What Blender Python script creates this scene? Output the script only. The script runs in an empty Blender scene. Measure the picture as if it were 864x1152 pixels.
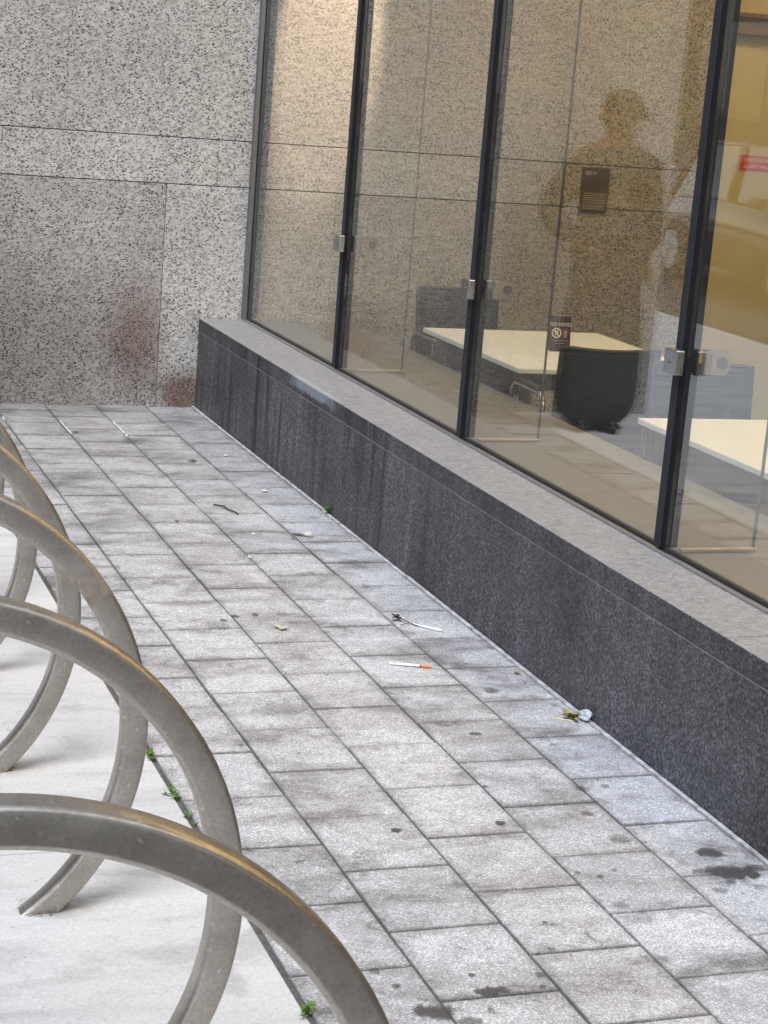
import bpy, bmesh, math, random
from mathutils import Vector, Matrix
random.seed(7)
R = math.radians
S = bpy.context.scene
COL = S.collection

# ------------------------------------------------------------------ helpers
def link(o, parent=None):
    COL.objects.link(o)
    if parent is not None:
        o.parent = parent
    return o

def tag(o, label=None, cat=None, group=None, kind=None):
    if label: o['label'] = label
    if cat: o['category'] = cat
    if group: o['group'] = group
    if kind: o['kind'] = kind
    return o

def empty(name, loc=(0, 0, 0), rz=0.0):
    o = bpy.data.objects.new(name, None)
    o.location = loc
    o.rotation_euler = (0, 0, rz)
    o.empty_display_size = 0.1
    return link(o)

def finish(name, bm, mats, parent=None, smooth=False):
    me = bpy.data.meshes.new(name)
    bmesh.ops.recalc_face_normals(bm, faces=bm.faces[:])
    bm.to_mesh(me)
    bm.free()
    for m in (mats if isinstance(mats, (list, tuple)) else [mats]):
        me.materials.append(m)
    if smooth:
        for p in me.polygons: p.use_smooth = True
        if smooth != 'all':
            me.set_sharp_from_angle(angle=R(35))
    return link(bpy.data.objects.new(name, me), parent)

def box(bm, x0, x1, y0, y1, z0, z1, bev=0.0, seg=2, mat=0, M=None):
    mtx = Matrix.Translation(((x0+x1)/2, (y0+y1)/2, (z0+z1)/2)) @ Matrix.Diagonal((x1-x0, y1-y0, z1-z0, 1))
    t = bmesh.new()
    bmesh.ops.create_cube(t, size=1, matrix=mtx)
    if bev > 0:
        bmesh.ops.bevel(t, geom=t.edges[:], offset=bev, segments=seg, profile=0.5, affect='EDGES')
    if M is not None:
        bmesh.ops.transform(t, matrix=M, verts=t.verts)
    return merge(bm, t, mat)

def merge(bm, t, mat=0):
    mp = {}
    for v in t.verts: mp[v] = bm.verts.new(v.co)
    out = []
    for f in t.faces:
        try:
            nf = bm.faces.new([mp[v] for v in f.verts]); nf.material_index = mat; nf.smooth = f.smooth
            out.append(nf)
        except ValueError:
            pass
    t.free()
    return out

def cyl(bm, p0, p1, r0, r1=None, n=16, mat=0, caps=True):
    if r1 is None: r1 = r0
    p0, p1 = Vector(p0), Vector(p1)
    d = p1 - p0
    q = Vector((0, 0, 1)).rotation_difference(d.normalized())
    t = bmesh.new()
    bmesh.ops.create_cone(t, cap_ends=caps, segments=n, radius1=r0, radius2=r1, depth=d.length,
                          matrix=Matrix.Translation((p0+p1)/2) @ q.to_matrix().to_4x4())
    return merge(bm, t, mat)

def tube(bm, pts, r, n=10, mat=0):
    """smooth tube along a polyline (r: number or list)"""
    pts = [Vector(p) for p in pts]
    rr = r if isinstance(r, (list, tuple)) else [r]*len(pts)
    rings = []
    up = Vector((0, 0, 1))
    prev = None
    for i, p in enumerate(pts):
        d = (pts[min(i+1, len(pts)-1)] - pts[max(i-1, 0)]).normalized()
        if prev is None:
            a = d.orthogonal().normalized()
        else:
            a = (prev - d*prev.dot(d)).normalized()
        prev = a
        b = d.cross(a)
        rings.append([bm.verts.new(p + (a*math.cos(2*math.pi*k/n) + b*math.sin(2*math.pi*k/n))*rr[i]) for k in range(n)])
    for i in range(len(rings)-1):
        for k in range(n):
            f = bm.faces.new([rings[i][k], rings[i][(k+1) % n], rings[i+1][(k+1) % n], rings[i+1][k]])
            f.material_index = mat; f.smooth = True
    for rg, s in ((rings[0], -1), (rings[-1], 1)):
        f = bm.faces.new(rg if s > 0 else rg[::-1]); f.material_index = mat

def arc(c, r, a0, a1, n, plane='xz'):
    out = []
    for i in range(n+1):
        a = a0 + (a1-a0)*i/n
        if plane == 'xz': out.append((c[0]+r*math.cos(a), c[1], c[2]+r*math.sin(a)))
        elif plane == 'yz': out.append((c[0], c[1]+r*math.cos(a), c[2]+r*math.sin(a)))
        else: out.append((c[0]+r*math.cos(a), c[1]+r*math.sin(a), c[2]))
    return out

def text_mesh(name, body, size, mat, parent, M, extrude=0.0003, align='CENTER'):
    cu = bpy.data.curves.new(name, 'FONT')
    cu.body = body; cu.size = size; cu.extrude = extrude
    cu.align_x = align; cu.align_y = 'CENTER'; cu.resolution_u = 3
    o = bpy.data.objects.new(name, cu)
    COL.objects.link(o)
    dg = bpy.context.evaluated_depsgraph_get()
    me = bpy.data.meshes.new_from_object(o.evaluated_get(dg))
    bpy.data.objects.remove(o)
    me.materials.clear(); me.materials.append(mat)
    me.transform(M)
    me.name = name
    return link(bpy.data.objects.new(name, me), parent)

# ------------------------------------------------------------------ node materials
class N:
    def __init__(s, name):
        s.m = bpy.data.materials.new(name); s.m.use_nodes = True
        s.t = s.m.node_tree; s.t.nodes.clear()
        s.out = s.n('ShaderNodeOutputMaterial')
    def n(s, typ, **kw):
        nd = s.t.nodes.new(typ)
        for k, v in kw.items():
            if k in nd.inputs.keys() if hasattr(nd, 'inputs') else False: nd.inputs[k].default_value = v
            else: setattr(nd, k, v)
        return nd
    def l(s, a, b): s.t.links.new(a, b)
    def coords(s, scale=(1, 1, 1), loc=(0, 0, 0), rot=(0, 0, 0), kind='Object'):
        tc = s.n('ShaderNodeTexCoord'); mp = s.n('ShaderNodeMapping')
        mp.inputs['Scale'].default_value = scale; mp.inputs['Location'].default_value = loc
        mp.inputs['Rotation'].default_value = rot
        s.l(tc.outputs[kind], mp.inputs['Vector'])
        return mp.outputs['Vector']
    def noise(s, vec, scale, detail=3, rough=.55, dist=0):
        nd = s.n('ShaderNodeTexNoise')
        nd.inputs['Scale'].default_value = scale; nd.inputs['Detail'].default_value = detail
        nd.inputs['Roughness'].default_value = rough; nd.inputs['Distortion'].default_value = dist
        s.l(vec, nd.inputs['Vector'])
        return nd.outputs['Fac']
    def voro(s, vec, scale, rnd=1.0, out='Distance', feature='F1'):
        nd = s.n('ShaderNodeTexVoronoi'); nd.feature = feature
        nd.inputs['Scale'].default_value = scale; nd.inputs['Randomness'].default_value = rnd
        s.l(vec, nd.inputs['Vector'])
        return nd.outputs[out]
    def ramp(s, fac, stops, interp='LINEAR'):
        nd = s.n('ShaderNodeValToRGB'); cr = nd.color_ramp; cr.interpolation = interp
        while len(cr.elements) < len(stops): cr.elements.new(.5)
        for e, (p, c) in zip(cr.elements, stops):
            e.position = p
            e.color = (c, c, c, 1) if not isinstance(c, (tuple, list)) else (*c, 1)
        s.l(fac, nd.inputs['Fac'])
        return nd.outputs['Color']
    def mix(s, fac, a, b, mode='MIX'):
        nd = s.n('ShaderNodeMix'); nd.data_type = 'RGBA'; nd.blend_type = mode
        for v, i in ((fac, 0), (a, 6), (b, 7)):
            if isinstance(v, (int, float)): nd.inputs[i].default_value = v if i == 0 else (v, v, v, 1)
            elif isinstance(v, tuple): nd.inputs[i].default_value = (*v, 1)
            else: s.l(v, nd.inputs[i])
        return nd.outputs[2]
    def math(s, op, a, b=None, clamp=False):
        nd = s.n('ShaderNodeMath'); nd.operation = op; nd.use_clamp = clamp
        for v, i in ((a, 0), (b, 1)):
            if v is None: continue
            if isinstance(v, (int, float)): nd.inputs[i].default_value = v
            else: s.l(v, nd.inputs[i])
        return nd.outputs[0]
    def bump(s, h, strength=.3, dist=.01, normal=None):
        nd = s.n('ShaderNodeBump'); nd.inputs['Strength'].default_value = strength
        nd.inputs['Distance'].default_value = dist
        s.l(h, nd.inputs['Height'])
        if normal is not None: s.l(normal, nd.inputs['Normal'])
        return nd.outputs['Normal']
    def bsdf(s, color, rough=.5, metal=0., spec=.5, normal=None, **kw):
        b = s.n('ShaderNodeBsdfPrincipled')
        for v, k in ((color, 'Base Color'), (rough, 'Roughness'), (metal, 'Metallic'), (spec, 'Specular IOR Level')):
            if isinstance(v, (int, float)): b.inputs[k].default_value = (v, v, v, 1) if k == 'Base Color' else v
            elif isinstance(v, tuple): b.inputs[k].default_value = (*v, 1)
            else: s.l(v, b.inputs[k])
        for k, v in kw.items(): b.inputs[k].default_value = v
        if normal is not None: s.l(normal, b.inputs['Normal'])
        s.l(b.outputs[0], s.out.inputs['Surface'])
        return b

def plain(name, col, rough=.5, metal=0., spec=.5, var=.12, scale=30, bump=0.0, **kw):
    m = N(name); v = m.coords()
    n = m.noise(v, scale, 4)
    c = m.mix(1.0, col, m.ramp(n, [(.25, 1-var), (.75, 1+var)]), 'MULTIPLY')
    rr = m.math('ADD', rough-.06, m.math('MULTIPLY', n, .12))
    nb = m.bump(m.noise(v, scale*4, 3), bump, .002) if bump else None
    m.bsdf(c, rr, metal, spec, nb, **kw)
    return m.m

def emit(name, col, strength):
    m = N(name); e = m.n('ShaderNodeEmission')
    e.inputs['Color'].default_value = (*col, 1); e.inputs['Strength'].default_value = strength
    m.l(e.outputs[0], m.out.inputs['Surface'])
    return m.m

def mat_granite_light():
    m = N('speckled_granite'); v = m.coords(); va = m.coords(scale=(1.0, 1.25, 1.45), rot=(0, R(38), 0))
    isl = m.n('ShaderNodeNewGeometry').outputs['Random Per Island']
    warp = m.n('ShaderNodeVectorMath'); warp.operation = 'ADD'
    nz = m.n('ShaderNodeTexNoise'); nz.inputs['Scale'].default_value = 45
    m.l(v, nz.inputs['Vector'])
    sc = m.n('ShaderNodeVectorMath'); sc.operation = 'SCALE'; sc.inputs['Scale'].default_value = .020
    m.l(nz.outputs['Color'], sc.inputs[0]); m.l(va, warp.inputs[0]); m.l(sc.outputs[0], warp.inputs[1])
    w = warp.outputs[0]
    # crystals of pale feldspar and grey quartz
    cells = m.n('ShaderNodeTexVoronoi'); cells.inputs['Scale'].default_value = 76
    m.l(w, cells.inputs['Vector'])
    cellv = m.n('ShaderNodeSeparateColor'); m.l(cells.outputs['Color'], cellv.inputs[0])
    pale = m.ramp(cellv.outputs[0], [(0, (.255, .247, .236)), (.25, (.355, .345, .328)), (.6, (.43, .42, .402)), (1, (.50, .49, .472))])
    # black mica flecks gathered in loose drifts
    dv = m.voro(w, 68)
    cl = m.noise(v, 9, 3)
    thr = m.math('ADD', .07, m.math('MULTIPLY', cl, .42))
    fl = m.math('SUBTRACT', dv, thr)
    dark = m.ramp(fl, [(0.0, 1.0), (.09, 0.0)])
    cells2 = m.n('ShaderNodeTexVoronoi'); cells2.inputs['Scale'].default_value = 68
    m.l(w, cells2.inputs['Vector'])
    cs2 = m.n('ShaderNodeSeparateColor'); m.l(cells2.outputs['Color'], cs2.inputs[0])
    dark = m.mix(1.0, dark, m.ramp(cs2.outputs[1], [(.28, 0.0), (.48, 1.0)]), 'MULTIPLY')
    col = m.mix(dark, pale, (.066, .062, .060))
    fine = m.ramp(m.noise(v, 150, 3, .65), [(.34, .42), (.47, 1.0)])
    col = m.mix(.85, col, fine, 'MULTIPLY')
    # slab to slab tone and broad weathering
    pt = m.n('ShaderNodeAttribute'); pt.attribute_name = 'tone'
    col = m.mix(1.0, col, pt.outputs['Color'], 'MULTIPLY')
    col = m.mix(1.0, col, m.ramp(m.noise(v, 1.6, 4), [(.3, .84), (.7, 1.08)]), 'MULTIPLY')
    # rusty splash stains low on the wall, each with its own place and outline
    sx = m.n('ShaderNodeSeparateXYZ'); m.l(v, sx.inputs[0])
    wob = m.math('MULTIPLY', m.math('SUBTRACT', m.noise(v, 5, 4), .5), .55)
    def blob(cx, cz, rx, rz, soft):
        dx = m.math('DIVIDE', m.math('SUBTRACT', sx.outputs[0], cx), rx)
        dz = m.math('DIVIDE', m.math('SUBTRACT', sx.outputs[2], cz), rz)
        r = m.math('SQRT', m.math('ADD', m.math('MULTIPLY', dx, dx), m.math('MULTIPLY', dz, dz)))
        return m.ramp(m.math('ADD', r, wob), [(1-soft, 1.0), (1.0, 0.0)])
    for (cx, cz, rx, rz, soft, c, k) in ((-.32, .34, .20, .38, .7, (.58, .45, .41), .85), (-.06, .06, .17, .17, .6, (.42, .30, .24), .95),
                                         (-.72, .25, .62, .62, .75, (.70, .675, .665), .8), (-1.5, .2, .5, .5, .8, (.8, .78, .77), .6)):
        col = m.mix(m.math('MULTIPLY', blob(cx, cz, rx, rz, soft), k), col, m.mix(1.0, col, c, 'MULTIPLY'))
    nb = m.bump(m.math('ADD', m.noise(v, 200, 3), m.math('MULTIPLY', dark, -.3)), .25, .003)
    m.bsdf(col, .55, 0, .35, nb)
    return m.m

def mat_granite_dark(k=1.0, name='charcoal_granite'):
    m = N(name); v = m.coords()
    isl = m.n('ShaderNodeNewGeometry').outputs['Random Per Island']
    c1 = m.n('ShaderNodeTexVoronoi'); c1.inputs['Scale'].default_value = 170; m.l(v, c1.inputs['Vector'])
    s1 = m.n('ShaderNodeSeparateColor'); m.l(c1.outputs['Color'], s1.inputs[0])
    col = m.ramp(s1.outputs[0], [(0, (.020, .020, .024)), (.45, (.052, .052, .058)), (.8, (.078, .078, .088)), (1, (.125, .125, .14))])
    col = m.mix(.6, col, m.ramp(m.noise(v, 260, 4, .7), [(.3, .45), (.7, 1.45)]), 'MULTIPLY')
    # runs of dirt and lime going down the face
    vs = m.coords(scale=(1, 1, .09))
    runs = m.noise(vs, 11, 5, .65, .4)
    sy = m.n('ShaderNodeSeparateXYZ'); m.l(v, sy.inputs[0])
    zone = m.ramp(m.math('ADD', m.math('MULTIPLY', sy.outputs[1], .14), m.math('ADD', .55, m.math('MULTIPLY', m.noise(v, 1.3, 3), .5))), [(.20, .25), (.55, 1.0)])
    col = m.mix(zone, col, m.mix(1.0, col, m.ramp(runs, [(.36, .22), (.46, .85), (.58, 1.05), (.68, 1.9)]), 'MULTIPLY'))
    col = m.mix(1.0, col, m.ramp(m.noise(v, 2.2, 4), [(.32, .58), (.68, 1.3)]), 'MULTIPLY')
    col = m.mix(1.0, col, (k, k, k), 'MULTIPLY')
    # dust and scuffs lying on the upward faces only
    g = m.n('ShaderNodeNewGeometry'); sn = m.n('ShaderNodeSeparateXYZ'); m.l(g.outputs['True Normal'], sn.inputs[0])
    topf = m.ramp(sn.outputs[2], [(.5, 0.0), (.9, 1.0)])
    vd = m.coords(scale=(.8, 1.1, 1))
    dustn = m.ramp(m.noise(vd, 38, 7, .72, .8), [(.28, .35), (.55, 1.0)])
    dust = m.ramp(m.noise(v, 210, 3), [(.3, (.145, .148, .156)), (.7, (.305, .31, .326))])
    col = m.mix(m.math('MULTIPLY', topf, m.math('MULTIPLY', dustn, .95)), col, dust)
    # worn pale strip on the front arris
    sx = m.n('ShaderNodeSeparateXYZ'); m.l(v, sx.inputs[0])
    dy = m.math('DIVIDE', m.math('ABSOLUTE', m.math('ADD', sx.outputs[1], 1.93)), .33)
    dz = m.math('DIVIDE', m.math('ABSOLUTE', m.math('SUBTRACT', sx.outputs[2], .44)), .035)
    dx = m.math('DIVIDE', m.math('ABSOLUTE', sx.outputs[0]), .03)
    rr = m.math('ADD', m.math('MAXIMUM', m.math('MAXIMUM', dy, dz), dx), m.math('MULTIPLY', m.math('SUBTRACT', m.noise(v, 18, 4), .5), .9))
    col = m.mix(m.ramp(rr, [(.6, .75), (1.0, 0.0)]), col, (.24, .28, .32))
    rough = m.math('ADD', .42, m.math('MULTIPLY', m.noise(v, 40, 3), .2))
    m.bsdf(col, rough, 0, .4, m.bump(m.noise(v, 240, 3), .3, .002))
    return m.m

def mat_paver():
    m = N('concrete_paver'); v = m.coords()
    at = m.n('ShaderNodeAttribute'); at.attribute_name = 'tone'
    gr = m.n('ShaderNodeTexVoronoi'); gr.inputs['Scale'].default_value = 330; m.l(v, gr.inputs['Vector'])
    gs = m.n('ShaderNodeSeparateColor'); m.l(gr.outputs['Color'], gs.inputs[0])
    col = m.ramp(gs.outputs[0], [(0, (.27, .275, .29)), (.5, (.405, .411, .428)), (.85, (.475, .482, .50)), (1, (.70, .708, .73))])
    col = m.mix(.75, col, m.ramp(m.noise(v, 160, 4, .7), [(.32, .62), (.62, 1.12)]), 'MULTIPLY')
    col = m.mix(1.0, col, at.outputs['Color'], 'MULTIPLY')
    # walked in grime: broad patches and small smears
    vs = m.coords(scale=(.8, 1.5, 1))
    g1 = m.noise(vs, 3.2, 7, .68, .5)
    col = m.mix(1.0, col, m.ramp(g1, [(.32, (.40, .39, .385)), (.44, (.80, .79, .785)), (.56, (1.06, 1.06, 1.06))]), 'MULTIPLY')
    g2 = m.noise(v, 17, 6, .72, .8)
    col = m.mix(1.0, col, m.ramp(g2, [(.30, (.36, .355, .36)), (.40, (.88, .88, .88)), (.7, (1.09, 1.09, 1.09))]), 'MULTIPLY')
    al = m.n('ShaderNodeAttribute'); al.attribute_name = 'local'
    ls = m.n('ShaderNodeSeparateColor'); m.l(al.outputs['Color'], ls.inputs[0])
    du = m.math('MULTIPLY', m.math('MINIMUM', ls.outputs[0], m.math('SUBTRACT', 1.0, ls.outputs[0])), .36)
    dw = m.math('MULTIPLY', m.math('MINIMUM', ls.outputs[1], m.math('SUBTRACT', 1.0, ls.outputs[1])), .30)
    ed = m.math('MINIMUM', du, dw)
    en = m.math('MULTIPLY', m.math('SUBTRACT', m.noise(v, 7, 7, .72, .8), .47), .24)
    edirt = m.ramp(m.math('SUBTRACT', ed, en), [(.0, 1.0), (.022, 0.0)])
    col = m.mix(m.math('MULTIPLY', edirt, .42), col, m.mix(1.0, col, (.42, .40, .39), 'MULTIPLY'))
    thin = m.ramp(m.math('SUBTRACT', ed, m.math('MULTIPLY', m.noise(v, 26, 5, .75), .0085)), [(.0, 1.0), (.003, 0.0)])
    col = m.mix(m.math('MULTIPLY', thin, .45), col, (.09, .085, .08))
    spots = m.noise(v, 48, 2, .5)
    col = m.mix(1.0, col, m.ramp(spots, [(.24, .40), (.30, 1.0)]), 'MULTIPLY')
    nb = m.bump(m.noise(v, 240, 5, .7), .55, .003)
    m.bsdf(col, .78, 0, .35, nb)
    return m.m

def mat_concrete():
    m = N('poured_concrete'); v = m.coords()
    col = m.ramp(m.noise(v, 120, 5, .7), [(.3, (.41, .415, .42)), (.7, (.54, .545, .55))])
    vs = m.coords(scale=(.5, 2.2, 1))
    col = m.mix(1.0, col, m.ramp(m.noise(vs, 4, 7, .65, .4), [(.28, (.76, .765, .77)), (.48, (.99, .99, .99)), (.7, (1.07, 1.07, 1.07))]), 'MULTIPLY')
    col = m.mix(1.0, col, m.ramp(m.noise(v, 26, 5, .7), [(.27, .58), (.37, 1.0)]), 'MULTIPLY')
    crk = m.n('ShaderNodeTexVoronoi'); crk.feature = 'DISTANCE_TO_EDGE'; crk.inputs['Scale'].default_value = 1.7
    wv = m.n('ShaderNodeVectorMath'); wv.operation = 'ADD'; nn = m.n('ShaderNodeTexNoise'); nn.inputs['Scale'].default_value = 4; nn.inputs['Detail'].default_value = 5
    m.l(v, nn.inputs['Vector']); ns = m.n('ShaderNodeVectorMath'); ns.operation = 'SCALE'; ns.inputs['Scale'].default_value = .35
    m.l(nn.outputs['Color'], ns.inputs[0]); m.l(v, wv.inputs[0]); m.l(ns.outputs[0], wv.inputs[1]); m.l(wv.outputs[0], crk.inputs['Vector'])
    crack = m.math('MULTIPLY', m.ramp(crk.outputs['Distance'], [(.0, 1.0), (.006, 0.0)]), m.ramp(m.noise(v, 1.1, 2), [(.55, 0.0), (.62, .55)]))
    col = m.mix(crack, col, (.17, .17, .17))
    col = m.mix(1.0, col, m.ramp(m.noise(v, 85, 2), [(.24, .55), (.31, 1.0)]), 'MULTIPLY')
    col = m.mix(1.0, col, m.ramp(m.noise(v, 2.6, 6, .7, 1.0), [(.34, (.80, .795, .79)), (.46, (1.0, 1.0, 1.0))]), 'MULTIPLY')
    m.bsdf(col, .8, 0, .3, m.bump(m.noise(m.coords(scale=(.4, 3, 1)), 90, 4, .7), .35, .003))
    return m.m

def mat_steel():
    m = N('weathered_bronze_steel'); v = m.coords()
    n1 = m.noise(v, 14, 5, .65)
    col = m.ramp(n1, [(.3, (.33, .305, .268)), (.7, (.47, .442, .40))])
    col = m.mix(.55, col, m.ramp(m.noise(v, 150, 3), [(.3, .75), (.7, 1.15)]), 'MULTIPLY')
    # rust blooms
    rn = m.noise(v, 6, 5, .7)
    rmask = m.ramp(rn, [(.69, 0.0), (.76, 1.0)])
    at = m.n('ShaderNodeAttribute'); at.attribute_name = 'rust'
    rmask = m.mix(1.0, rmask, m.math('MULTIPLY', at.outputs['Fac'], m.ramp(m.noise(v, 34, 5, .7), [(.42, 0.0), (.6, 1.0)])), 'LIGHTEN')
    col = m.mix(m.math('MULTIPLY', rmask, .75), col, (.17, .085, .03))
    # pale abrasion specks
    col = m.mix(m.ramp(m.noise(v, 75, 2), [(.67, 0.0), (.74, .6)]), col, (.66, .64, .62))
    sc = m.noise(m.coords(scale=(1, 1, .08), rot=(0, R(25), 0)), 70, 3, .6)
    col = m.mix(m.math('MULTIPLY', m.ramp(sc, [(.66, 0.0), (.72, 1.0)]), m.ramp(m.noise(v, 5, 2), [(.5, 0.0), (.6, .5)])), col, (.70, .68, .65))
    ro = m.math('ADD', m.math('ADD', .28, m.math('MULTIPLY', m.noise(v, 30, 4), .14)), m.math('MULTIPLY', rmask, .4))
    mt = m.math('SUBTRACT', .92, m.math('MULTIPLY', rmask, .7))
    m.bsdf(col, ro, mt, .5, m.bump(m.noise(v, 120, 3), .08, .002))
    return m.m

def mat_glass(name='clear_glass', tint=(.93, .95, .93), ior=1.52, dust=0.0):
    m = N(name)
    g = m.n('ShaderNodeNewGeometry')
    iv = m.n('ShaderNodeMix'); iv.data_type = 'FLOAT'
    iv.inputs[2].default_value = ior; iv.inputs[3].default_value = 1/ior
    m.l(g.outputs['Backfacing'], iv.inputs[0])
    fr = m.n('ShaderNodeFresnel'); m.l(iv.outputs[0], fr.inputs['IOR'])
    tr = m.n('ShaderNodeBsdfTransparent'); tr.inputs[0].default_value = (*tint, 1)
    gl = m.n('ShaderNodeBsdfGlossy'); gl.inputs['Roughness'].default_value = 0.0
    gl.inputs['Color'].default_value = (.97, .97, .98, 1)
    mx = m.n('ShaderNodeMixShader')
    m.l(fr.outputs[0], mx.inputs[0]); m.l(tr.outputs[0], mx.inputs[1]); m.l(gl.outputs[0], mx.inputs[2])
    if dust:
        v = m.coords(); vd = m.coords(scale=(1, 1, .3))
        a = m.math('MULTIPLY', m.ramp(m.noise(vd, 5, 6, .7, .5), [(.3, .25), (.75, 1.0)]), dust)
        df = m.n('ShaderNodeBsdfDiffuse'); df.inputs['Color'].default_value = (.62, .62, .63, 1)
        m2 = m.n('ShaderNodeMixShader'); m.l(a, m2.inputs[0]); m.l(mx.outputs[0], m2.inputs[1]); m.l(df.outputs[0], m2.inputs[2])
        mx = m2
    m.l(mx.outputs[0], m.out.inputs['Surface'])
    return m.m

def mat_mesh_fabric():
    m = N('black_mesh_fabric'); v = m.coords()
    wv = m.n('ShaderNodeTexWave'); wv.wave_type = 'BANDS'; wv.bands_direction = 'Z'
    wv.inputs['Scale'].default_value = 32; wv.inputs['Distortion'].default_value = .6
    m.l(v, wv.inputs['Vector'])
    c = m.ramp(wv.outputs['Fac'], [(.3, (.006, .006, .008)), (.8, (.028, .028, .032))])
    m.bsdf(c, .7, 0, .3, m.bump(wv.outputs['Fac'], .4, .002))
    return m.m

def mat_leaf(name, a, b):
    m = N(name); v = m.coords()
    bb = m.bsdf(m.ramp(m.noise(v, 60, 3), [(.3, a), (.7, b)]), .5, 0, .4)
    bb.inputs['Subsurface Weight'].default_value = 0
    return m.m

GL = mat_granite_light(); GD = mat_granite_dark(1.2); GDC = mat_granite_dark(.88, 'coping_granite'); PV = mat_paver(); CC = mat_concrete(); ST = mat_steel()
GLASS = mat_glass(ior=2.05, dust=.02); FIN = mat_glass('fin_glass', (.975, .985, .98), 1.35)
MORTAR = plain('pale_mortar', (.24, .24, .245), .9, scale=80, var=.3)
GROUT = plain('dark_joint_dirt', (.085, .08, .075), .95, scale=60, var=.5)
JOINT = plain('panel_joint_sealant', (.035, .034, .034), .8)
STRIP = plain('pale_mortar_fillet', (.33, .33, .345), .85, scale=28, var=.55, bump=.6)
BLACK = plain('black_frame_metal', (.008, .009, .013), .55, 0, .15)
SEAL = plain('slate_silicone', (.022, .024, .031), .6, 0, .25)
ALU = plain('brushed_aluminium', (.55, .55, .56), .35, 1.0, scale=80)
DKALU = plain('grey_anodised_post', (.20, .195, .19), .38, .85, scale=60)
CHROME = plain('chrome', (.75, .75, .76), .09, 1.0, var=.03)
GASKET = plain('rubber_gasket', (.008, .008, .008), .6)
WHITE = plain('white_laminate', (.78, .83, .88), .38, var=.03)
EDGE = plain('table_underside', (.075, .068, .060), .6)
MESHF = mat_mesh_fabric()
PLASTIC = plain('black_plastic', (.012, .012, .013), .42)
CARPET = plain('dark_carpet', (.062, .056, .050), .95, scale=200, var=.35, bump=.5)
PLASTER = plain('cream_plaster', (.56, .51, .40), .7, scale=12, var=.05)
SILLM = plain('beige_stone_sill', (.16, .16, .158), .5, scale=40, var=.08)
CEILM = plain('white_ceiling', (.75, .74, .70), .8)
DOORM = plain('cream_door_paint', (.62, .58, .37), .45, var=.04, scale=8)
ASPH = plain('asphalt', (.052, .052, .054), .9, scale=150, var=.4, bump=.5)

# ------------------------------------------------------------------ ground
YN = -8.4                       # how far the pavers run past the camera
bm = bmesh.new()
box(bm, -400, 400, -400, 400, -.60, -.50)
# room is cut below street level: keep the outer sheet as ground
tag(finish('ground', bm, ASPH), kind='structure')

bm = bmesh.new()
box(bm, -1.30, 0.0, YN, 0.0, -.3, -.007)
tag(finish('paving_bed', bm, GROUT), kind='structure')

# pavers: five columns, running bond, every block slightly out of true
XS = [-1.277, -1.018, -.764, -.510, -.2566, -.0185]
OFF = [-4.513, -4.663, -4.513, -4.663, -4.513]
bm = bmesh.new()
tone = bm.loops.layers.float_color.new('tone'); locl = bm.loops.layers.float_color.new('local')
g = .0024
for c in range(5):
    k = -40
    while True:
        y1 = OFF[c] + .2995*k; y0 = y1 - .2995
        k += 1
        if y0 > -.001: break
        if y1 < YN: continue
        y1c = min(y1, -.004)
        if y1c - y0 < .02: continue
        gx = g + random.uniform(-.0012, .0008); gy = g + random.choice([-.0002, 0, 0, .0004, .0010, .0020])
        M = (Matrix.Translation((0, 0, random.uniform(-.0018, .0018))) @
             Matrix.Translation(((XS[c]+XS[c+1])/2, (y0+y1)/2, 0)) @
             Matrix.Rotation(random.gauss(0, .0055), 4, 'X') @ Matrix.Rotation(random.gauss(0, .003), 4, 'Y') @
             Matrix.Rotation(random.gauss(0, .0025), 4, 'Z') @
             Matrix.Translation((-(XS[c]+XS[c+1])/2, -(y0+y1)/2, 0)))
        fs = box(bm, XS[c]+gx, XS[c+1]-gx, y0+gy, y1c-gy, -.05, 0, .0028, 2, M=M)
        rnd = random.random()
        t = random.gauss(1.02, .04)
        col = (t, t*.998, t*.995, 1)
        yc = (y0+y1)/2
        if c == 4 and -5.42 < yc < -4.8:
            col = (1.0, 1.04, 1.07, 1)
        if c == 3 and (-5.02 < yc < -4.7 or -5.6 < yc < -5.3):
            col = (.93, .92, .915, 1)
        if yc > -3.6: col = tuple(q*(.68 + .32*(-yc)/3.6) for q in col[:3]) + (1,)  # far pavers: grime plus back-corner shade put into the tone
        for f in fs:
            for lp in f.loops:
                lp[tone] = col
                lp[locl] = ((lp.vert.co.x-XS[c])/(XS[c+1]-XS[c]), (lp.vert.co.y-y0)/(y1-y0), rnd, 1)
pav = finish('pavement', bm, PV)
tag(pav, kind='structure')

bm = bmesh.new()
k = 0; y = 0.0
while y > YN:
    L = random.uniform(.5, 1.1)
    box(bm, -.0165 - random.uniform(-.002, .001), -.0015, max(y-L, YN)+.0015, y-.0015, -.05, .003, .002, 1, M=Matrix.Translation((random.uniform(-.0012, .0012), 0, random.uniform(-.002, .002))))
    y -= L
tag(finish('mortar_strip', bm, STRIP), kind='structure')

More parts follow.
